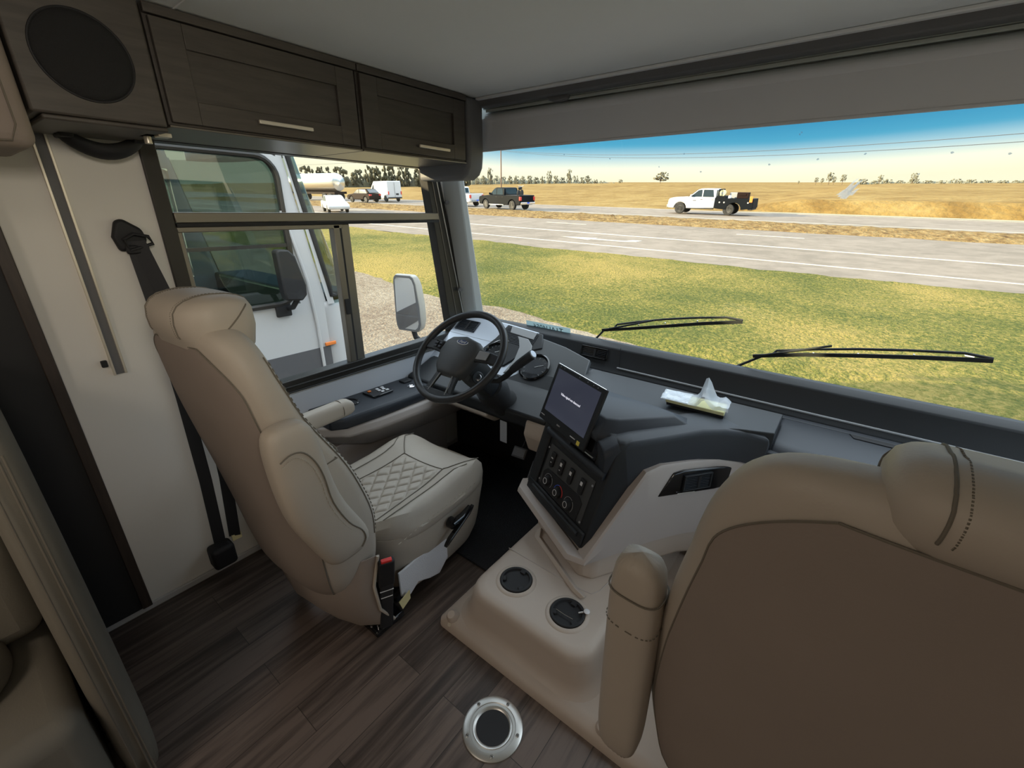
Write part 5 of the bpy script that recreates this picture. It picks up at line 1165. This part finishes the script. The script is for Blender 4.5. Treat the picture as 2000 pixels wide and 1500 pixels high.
tt = load('safety_vest','orange cloth hanging over the tail of the service truck','cloth',-3.4,1.02,.98, lambda b: box(b,-.10,.12,-.02,.03,0,.44), 'orange')
b = BM(); box(b,-3.55,-3.25,-.95,.95,.42,.60); kid(obj('rear_bumper', b,'black',bevel=.03),WT)
for xx in (-1.1,-1.45,-3.2):
    b = BM(); cyl(b,(xx,.99,.95),(xx,1.02,.95),.06); kid(obj('filler_cap', b,'mark_grey'),WT)
b = BM(); box(b,.75,1.0,.985,.99,1.02,1.06); kid(obj('door_lettering', b,'paint_dark'),WT)
# SUV, van, tanker, small cars
def smallcar(label, name, x, y, rz, body, prof, cab, hw, glassp, fx, rx, r=.34, cat='car'):
    t = gthing(name, label, cat, x, y, 0, rz); sidebody(prof, hw, body, 'body', t, 0, .08); sidebody(cab, hw*.93, body, 'cabin', t, .16, .06)
    z0 = min(z for _, z in cab); z1 = max(z for _, z in cab)
    for gp in glassp: sideglass(gp, lambda z: hw*.93*(1-.16*(z-z0)/(z1-z0))-.004, t, .02)
    for s in (-1,1): wheel(t, fx, s*(hw-.13), r, .22); wheel(t, rx, s*(hw-.13), r, .22)
    return t
def arc_(cx, r=.40, zc=.34): return [(cx+r*math.cos(a), zc+r*math.sin(a)) for a in [PI*k/8 for k in range(9)]]
suv = smallcar('dark maroon SUV driving left on the far road, beside the white van', 'suv', -54.2, 36.2, R(180+4), 'paint_dark', [(2.3,.35),(2.38,.7),(2.2,.92),(1.1,1.05),(-2.2,1.08),(-2.3,.6),(-2.2,.35)]+arc_(-1.4,.42)[::-1]+arc_(1.45,.42)[::-1], [(1.15,1.02),(.35,1.55),(.0,1.64),(-1.5,1.62),(-2.1,1.10)], .95, [[(.95,1.08),(.32,1.50),(.0,1.57),(-.1,1.08)],[(-.18,1.08),(-.12,1.57),(-1.35,1.54),(-1.75,1.10)]], 1.45, -1.4, .36)
for s in (-1,1):
    b = BM(); box(b,-2.32,-2.2,s*.6,s*.93,.82,1.0); kid(obj('tail_lamp', b,'tail'),suv)
b = BM(); prism(b, [(-2.09,-.75,1.15),(-2.09,.75,1.15),(-1.55,.66,1.56),(-1.55,-.66,1.56)], (-.03,0,.02)); kid(obj('rear_window', b,'carglass'),suv)
t = gthing('van', 'tall white panel van seen from behind on the far road', 'van', -54.5, 39.8, 0, R(180-9.5))
sidebody([(2.7,.45),(2.8,.9),(2.5,1.25),(1.9,1.9),(1.2,2.5),(-2.7,2.55),(-2.8,.6),(-2.7,.45)]+[(-1.9+.42*math.cos(a),.38+.42*math.sin(a)) for a in [PI*k/8 for k in range(9)]][::-1]+[(1.8+.42*math.cos(a),.38+.42*math.sin(a)) for a in [PI*k/8 for k in range(9)]][::-1], 1.02, 'white', 'body', t, 0, .10)
for s in (-1,1): wheel(t,1.8,s*.88,.36,.24); wheel(t,-1.9,s*.88,.36,.24)
for s in (-1,1):
    b = BM(); box(b,-2.84,-2.78,s*.86,s*1.0,.9,1.3); kid(obj('tail_lamp', b,'tail'),t)
    b = BM(); prism(b,[(1.15,s*1.02,1.5),(1.85,s*1.02,1.5),(1.4,s*1.02,2.05),(1.15,s*1.02,2.05)],(0,s*.01,0)); kid(obj('side_window', b,'carglass'),t)
b = BM(); box(b,-2.86,-2.7,-1,1,.42,.58); kid(obj('rear_bumper', b,'black',bevel=.03),t)
b = BM(); box(b,-2.815,-2.79,-.01,.01,.6,2.4); box(b,-2.82,-2.79,-.55,-.15,.85,1.05); kid(obj('door_seam', b,'black'),t)
t = gthing('tanker_trailer', 'shiny metal tanker trailer on the far road at left', 'tanker', -66.5, 36.5, 0, R(180+10))
b = BM(); F = Matrix.Translation((0,0,2.35)) @ Matrix.Rotation(R(90),4,'Y'); lathe(b, [(0,-5.2),(.7,-5.1),(1.1,-4.9),(1.2,-4.6),(1.2,4.6),(1.1,4.9),(.7,5.1),(0,5.2)], F, 36); kid(obj('tank', b, 'tank'), t)
b = BM(); box(b,-5,5,-1.1,1.1,.85,1.15); kid(obj('chassis', b,'paint_dark'),t)
for xx in (-4,-2.8,3.2):
    for s in (-1,1): wheel(t,xx,s*1.0,.5,.3)
for (nm, x, y, lab) in (('car',-38.5,22.6,'small white car on the near road seen through the upper side window'),):
    smallcar(lab, nm, x, y, R(-22), 'white', [(2.2,.30),(2.28,.55),(2.1,.72),(1.0,.88),(-2.0,.92),(-2.2,.6),(-2.1,.30)]+arc_(-1.3,.36,.32)[::-1]+arc_(1.35,.36,.32)[::-1], [(1.1,.85),(.3,1.32),(-.2,1.38),(-1.0,1.34),(-1.7,.90)], .88, [[(.85,.92),(.25,1.28),(-.15,1.33),(-.25,.92)],[(-.33,.92),(-.23,1.33),(-.95,1.29),(-1.4,.94)]], 1.35, -1.3, .32)

# ---------------------------------------------------------------- neighbouring coach (world frame, parked alongside)
t = thing('neighbour_motorhome', 'white motorhome parked alongside, seen through the driver window', 'motorhome', (-4.8,0,-.9)); NB = t
XN = -3.60
b = BM()
def wallpoly(y0,y1,z0,z1): prism(b, [(XN,y0,z0),(XN,y1,z0),(XN,y1,z1),(XN,y0,z1)], (-.05,0,0))
WY0, WY1, WZ0, WZ1 = .30, 1.755, .90, 1.97
def winring(y0,y1,z0,z1,r,n=6): return [(cy+r*math.cos(R(a0+90*k/n)), cz+r*math.sin(R(a0+90*k/n))) for (cy,cz,a0) in ((y1-r,z1-r,0),(y0+r,z1-r,90),(y0+r,z0+r,180),(y1-r,z0+r,270)) for k in range(n+1)]
inn = winring(WY0,WY1,WZ0,WZ1,.15)
def proj_out(y, z):   # push to a surrounding rectangle
    cy, cz = (WY0+WY1)/2, (WZ0+WZ1)/2; dy, dz = y-cy, z-cz; hy = (WY1-WY0)/2+.02; hz = (WZ1-WZ0)/2+.02
    s = min(hy/abs(dy) if dy else 9e9, hz/abs(dz) if dz else 9e9); return (cy+dy*s, cz+dz*s)
outr = [proj_out(y,z) for y, z in inn]
for xx in (XN, -6.0):
    A_ = [b.verts.new((xx,y,z)) for y, z in inn]; B_ = [b.verts.new((xx,y,z)) for y, z in outr]
    C_ = [b.verts.new((xx-.05,y,z)) for y, z in inn]
    n_ = len(A_)
    for k in range(n_): b.faces.new([A_[k],A_[(k+1)%n_],B_[(k+1)%n_],B_[k]]); b.faces.new([A_[k],A_[(k+1)%n_],C_[(k+1)%n_],C_[k]])
hy0, hy1, hz0, hz1 = WY0-.02, WY1+.02, WZ0-.02, WZ1+.02
for xx in (XN, -5.95):
    for q in ((-5,hy0,-.55,2.25),(hy0,hy1,-.55,hz0),(hy0,hy1,hz1,2.25),(hy1,1.98,-.55,.86)):
        prism(b, [(xx,q[0],q[2]),(xx,q[1],q[2]),(xx,q[1],q[3]),(xx,q[0],q[3])], (-.05,0,0))
for xx in (XN,-5.95): prism(b, [(xx,hy1,.86),(xx,2.0,.86),(xx,1.815,2.0),(xx,1.775,2.25),(xx,hy1,2.25)], (-.05,0,0))
box(b,-6.0,XN,-5,1.76,2.22,2.28); box(b,-6.0,XN,-5,2.1,-.60,-.5)
obj('body', b, 'coach_white', t, smooth=False)
# rounded front cap below the windscreen
def nose(z, push, xr=XN, y0=1.98): return [V((-4.8+1.2*math.cos(a), y0+push*math.sin(a)**.8, z)) for a in [PI*k/24 for k in range(25)]]
b = BM(); rings = [nose(-.55,.62),nose(0,.66),nose(.5,.66),nose(.80,.60),nose(.86,.56)]
loft(b, rings, closed=False, cap=False)
loft(b, [nose(2.08,.42),nose(2.25,.35)], closed=False, cap=False); vv = nose(2.25,.35); b.faces.new([b.verts.new(p) for p in vv])
o = obj('front_cap', b, 'coach_white', t); m_ = o.modifiers.new('solid','SOLIDIFY'); m_.thickness = .03
b = BM()
def NY0(z): return 2.0-(z-.9)*.165
def nosew(z, push, a0, a1): return [V((-4.8+1.215*math.cos(a), NY0(z)+push*math.sin(a)**.8, z)) for a in [R(a0+(a1-a0)*k/20) for k in range(21)]]
rings = [nosew(z, .52-(z-.84)*.20, 3, 177) for z in (.84,1.1,1.4,1.7,2.0,2.08)]
loft(b, rings, closed=False, cap=False); ws = obj('windscreen', b, 'glass_tint', t)
for a0, a1 in ((0,4),(176,180)):
    b = BM(); loft(b, [nosew(z, .52-(z-.84)*.20, a0, a1) for z in (.84,1.1,1.4,1.7,2.0,2.10)], closed=False, cap=False); o = obj('pillar_skin', b, 'coach_white', t)
b = BM(); tube(b, [nosew(z, .525-(z-.84)*.20, 4, 5)[0] for z in (2.05,1.8,1.5,1.2,1.0)]+[V((-4.8+1.22*math.cos(R(6)),1.96+.53*math.sin(R(6))**.8,.92)),V((-4.8+1.22*math.cos(R(26)),1.96+.54*math.sin(R(26))**.8,.855))]+[nosew(.845,.54,24,156)[k] for k in (0,5,10,15,20)], .022, 8); obj('windscreen_seal', b, 'rubber', t)
b = BM(); tube(b, [(XN+.012,y,z) for y, z in inn], .022, 8, loop=True); tube(b, [(XN+.012,-4.9,1.42),(XN+.012,-4.5,1.42)], .01); obj('window_seal', b, 'frame', t)
b = BM(); prism(b, [(XN-.02,y,z) for y, z in inn], (.004,0,0)); obj('side_window', b, 'glass_tint', t, smooth=False)
b = BM(); prism(b, [(-5.98,y,z) for y, z in inn], (.004,0,0)); obj('side_window', b, 'glass_tint', t, smooth=False)
b = BM(); box(b, XN-.01,XN+.018,WY0,WY1,1.335,1.36); box(b, XN-.01,XN+.018,.98,1.02,WZ0,1.35); obj('window_bar', b, 'frame', t)
b = BM(); tube(b, [(XN+.012,1.74,1.60),(XN+.012,1.781,1.436),(XN+.012,1.83,1.20),(XN+.012,1.858,1.05),(XN+.012,1.885,.70),(XN+.012,1.889,.3),(XN+.012,1.89,-.5)], .014, 8); obj('door_gutter', b, 'coach_white', t)
b = BM(); box(b, XN,XN+.004,-5,1.98,.22,.47); obj('dark_stripe', b, mat('charcoal_stripe',(.10,.10,.11),.4), t)
b = BM(); box(b, XN,XN+.02,1.93,2.03,.475,.505); obj('marker_lamp', b, 'orange', t, bevel=.005)
b = BM(); box(b,-5.9,-3.7,-2,1.9,.35,.40); obj('cab_floor', b, 'arm_body', t)
b = BM(); box(b,-5.9,-3.7,1.95,2.35,.40,.92); obj('cab_dash', b, 'plastic', t, bevel=.03)
for cx in (-4.15,-5.35):
    b = BM(); loft(b, [rrect(.46*k,.62*k,.1,4,0,0) and [V((cx+p.x, .55+p.y*.22, z)) for p in rrect(.5*k,.62,.1*k,4)] for z, k in ((.45,.9),(.9,1),(1.25,.95),(1.34,.6),(1.36,.5),(1.55,.5),(1.60,.35))]); obj('cab_seat', b, 'arm_body', t, bevel=.02)
b = BM(); prism(b, [(XN+.14,y,z) for y, z in ((1.555,1.02),(1.548,1.32),(1.57,1.335),(1.64,1.33),(1.685,1.28),(1.735,1.06),(1.73,.985),(1.69,.945),(1.565,.96))], (.09,0,0)); obj('door_mirror', b, 'black', t, bevel=.02)
b = BM(); tube(b, [(XN+.01,1.66,.86),(XN+.10,1.66,.88),(XN+.20,1.66,.96)], .022); box(b, XN,XN+.03,1.56,1.68,.80,.92); obj('mirror_arm', b, 'black', t, bevel=.008)

# ---------------------------------------------------------------- our own outside mirror
MC = V((-2.72,2.18,.93)); 
t = thing('wing_mirror', 'grey framed two part outside mirror beyond the side window', 'mirror', MC)
mf = frame(MC, (.93,.20,0), ez=(.28,-1,.05))
mf = frame(MC, (1,.24,0), ez=(.24,-1,.0))
def mshape(w, h, zt=1): return [(x*w, y*h) for x, y in [(-.40,.5),(-.47,.46),(-.5,.38),(-.52,-.30),(-.50,-.42),(-.42,-.5),(.30,-.5),(.44,-.45),(.5,-.36),(.48,-.05),(.38,.36),(.30,.47),(.20,.5)]]
b = BM(); loft(b, [[(x*s,y*s,z) for x, y in mshape(.235,.44)] for s, z in ((1,0),(1.02,-.02),(1.0,-.06),(.8,-.11),(.5,-.125))], mf); obj('shell', b, mat('warm_grey_shell',(.42,.40,.36),.5), t, bevel=.006)
b = BM(); prism(b, [(x,y,0) for x, y in mshape(.232,.435)], (0,0,.006), mf); obj('frame', b, 'cover_grey', t, bevel=.003)
U = mshape(.205,.405)
b = BM(); prism(b, [(x,max(y,-.085),.0065) for x, y in U if y > -.10] + [(.095,-.085,.0065),(-.106,-.085,.0065)], (0,0,.002), mf) if False else prism(b, [(-.08,.20,.0062),(-.098,.18,.0062),(-.106,-.085,.0062),(.098,-.085,.0062),(.078,.145,.0062),(.062,.185,.0062),(.04,.20,.0062)], (0,0,.002), mf); obj('main_glass', b, 'mirror', t, smooth=False)
b = BM(); prism(b, [(-.106,-.098,.0062),(-.104,-.17,.0062),(-.088,-.20,.0062),(.065,-.20,.0062),(.090,-.18,.0062),(.100,-.15,.0062),(.099,-.098,.0062)], (0,0,.002), mf); obj('wide_angle_glass', b, 'mirror', t, smooth=False)
b = BM(); tube(b, [mf @ V((0,-.21,-.05)), mf @ V((.02,-.28,-.05)), V((-2.62,2.25,.60)), V((-2.30,2.22,.55)), V((-2.16,2.2,.55))], .022, 10); obj('arm', b, 'black', t)
# wipers
def wiper(label, piv, a, k, pts):
    t = thing('windscreen_wiper', label, 'wiper', V(piv), group='windscreen wipers')
    dy = V((0,.03,.006))
    b = BM(); tube(b, [V(piv), V(a), V(k)], [.007,.006,.005]); obj('arm', b, 'rubber', t)
    b = BM(); P = [V(p) for p in pts]; ribbon(b, P, .016, .010, (0,0,1)); bl = obj('blade', b, 'rubber', t)
    b = BM(); n = len(P); arcp = [P[0].lerp(P[-1], f)+V((0,.01,.020+.018*math.sin(PI*f))) for f in (.12,.3,.5,.7,.9)]; tube(b, [P[0].lerp(P[-1],.10)+V((0,.005,.008))]+arcp+[P[-1]+V((0,.005,.006))], .0055); obj('bridge', b, 'black', bl)
    for f in (.3,.5,.72): 
        b = BM(); c = P[0].lerp(P[-1],f)+V((0,0,.018)); cyl(b, c, c+V((.006,0,0)), .005); obj('rivet', b, 'chrome', bl)
yo = lambda z: yw(z)+.045
def wp(x, z): return (x, yo(z), z)
wiper('black windscreen wiper nearer the steering wheel side', wp(-1.20,.85), wp(-1.10,.965), wp(-.80,1.075), [wp(-1.115,.960),wp(-.95,.998),wp(-.75,1.048),wp(-.55,1.098),wp(-.37,1.137)])
wiper('black windscreen wiper in front of the passenger side', wp(-.42,.85), wp(-.25,.985), wp(-.005,1.085), [wp(-.300,.968),wp(-.1,1.020),wp(.1,1.060),wp(.3,1.096),wp(.478,1.124)])
M['sticker_ink'] = mat('sticker_ink',(.01,.06,.07),.6)
# vehicle number sticker on the glass
t = thing('windscreen_sticker', 'pale translucent number sticker low on the windscreen, reversed as seen from inside', 'sticker', (-1.47,2.3,.92))
zc_ = .910; zc_ = .916; SFm = Matrix.Translation((-1.478,yw(zc_)-.004,zc_)) @ Matrix.Rotation(R(90)+math.atan(.30),4,'X')
b = BM(); box(b, -.168,.168,-.032,.032,-.0004,.0, SFm); obj('film', b, 'sticker', t, smooth=False)
txt('sticker_text', 'T1AU4056', .052, SFm @ Matrix.Translation((.0,-.002,.001)), 'sticker_ink', t, mirror=True)
# marks on the windscreen
M['smear'] = film('white_smear_film', (.55,.58,.60), .55)
b = BM(); random.seed(9)
for k in range(9):
    x0 = -.112+.045*random.random(); z0 = 1.668+.03*random.random(); w_ = .004+.006*random.random(); l_ = .018+.03*random.random(); f_ = lambda x, z: (x, yw(z)-.003, z)
    b.faces.new([b.verts.new(f_(x0-w_,z0)), b.verts.new(f_(x0+w_,z0)), b.verts.new(f_(x0+w_*1.2+l_*.6,z0+l_)), b.verts.new(f_(x0+l_*.45,z0+l_*.8))])
tag(obj('glass_smear', b, 'smear', smooth=False), 'small white dried splash on the windscreen right of the white service truck', 'smear', kind='stuff')
b = BM()
for (x, z) in ((-.265,1.885),(-.27,1.88),(-1.004,1.842),(-.671,1.843),(-.352,1.79),(-.067,1.809),(.089,1.743),(-1.243,1.872),(.278,1.79),(-.20,1.80),(.15,1.80),(-.775,1.80),(-.60,1.775)):
    n_ = 5; b.faces.new([b.verts.new((x+.0035*math.cos(a)*(1+.6*math.sin(3*a+x*50)), yw(z+.0035*math.sin(a))-.003, z+.0035*math.sin(a))) for a in [2*PI*k/n_ for k in range(n_)]])
tag(obj('insect_specks', b, film('speck_film',(.10,.16,.22),.6), smooth=False), 'tiny dark insect specks scattered over the upper windscreen', 'specks', kind='stuff')
# litter
b = BM(); box(b, -.05,.05,-.04,.04,0,.03); b.transform(GM @ Matrix.Translation((1.55,9.1,.06))); tag(obj('litter', b, 'mark_white'), 'scrap of white litter on the grass verge', 'litter')
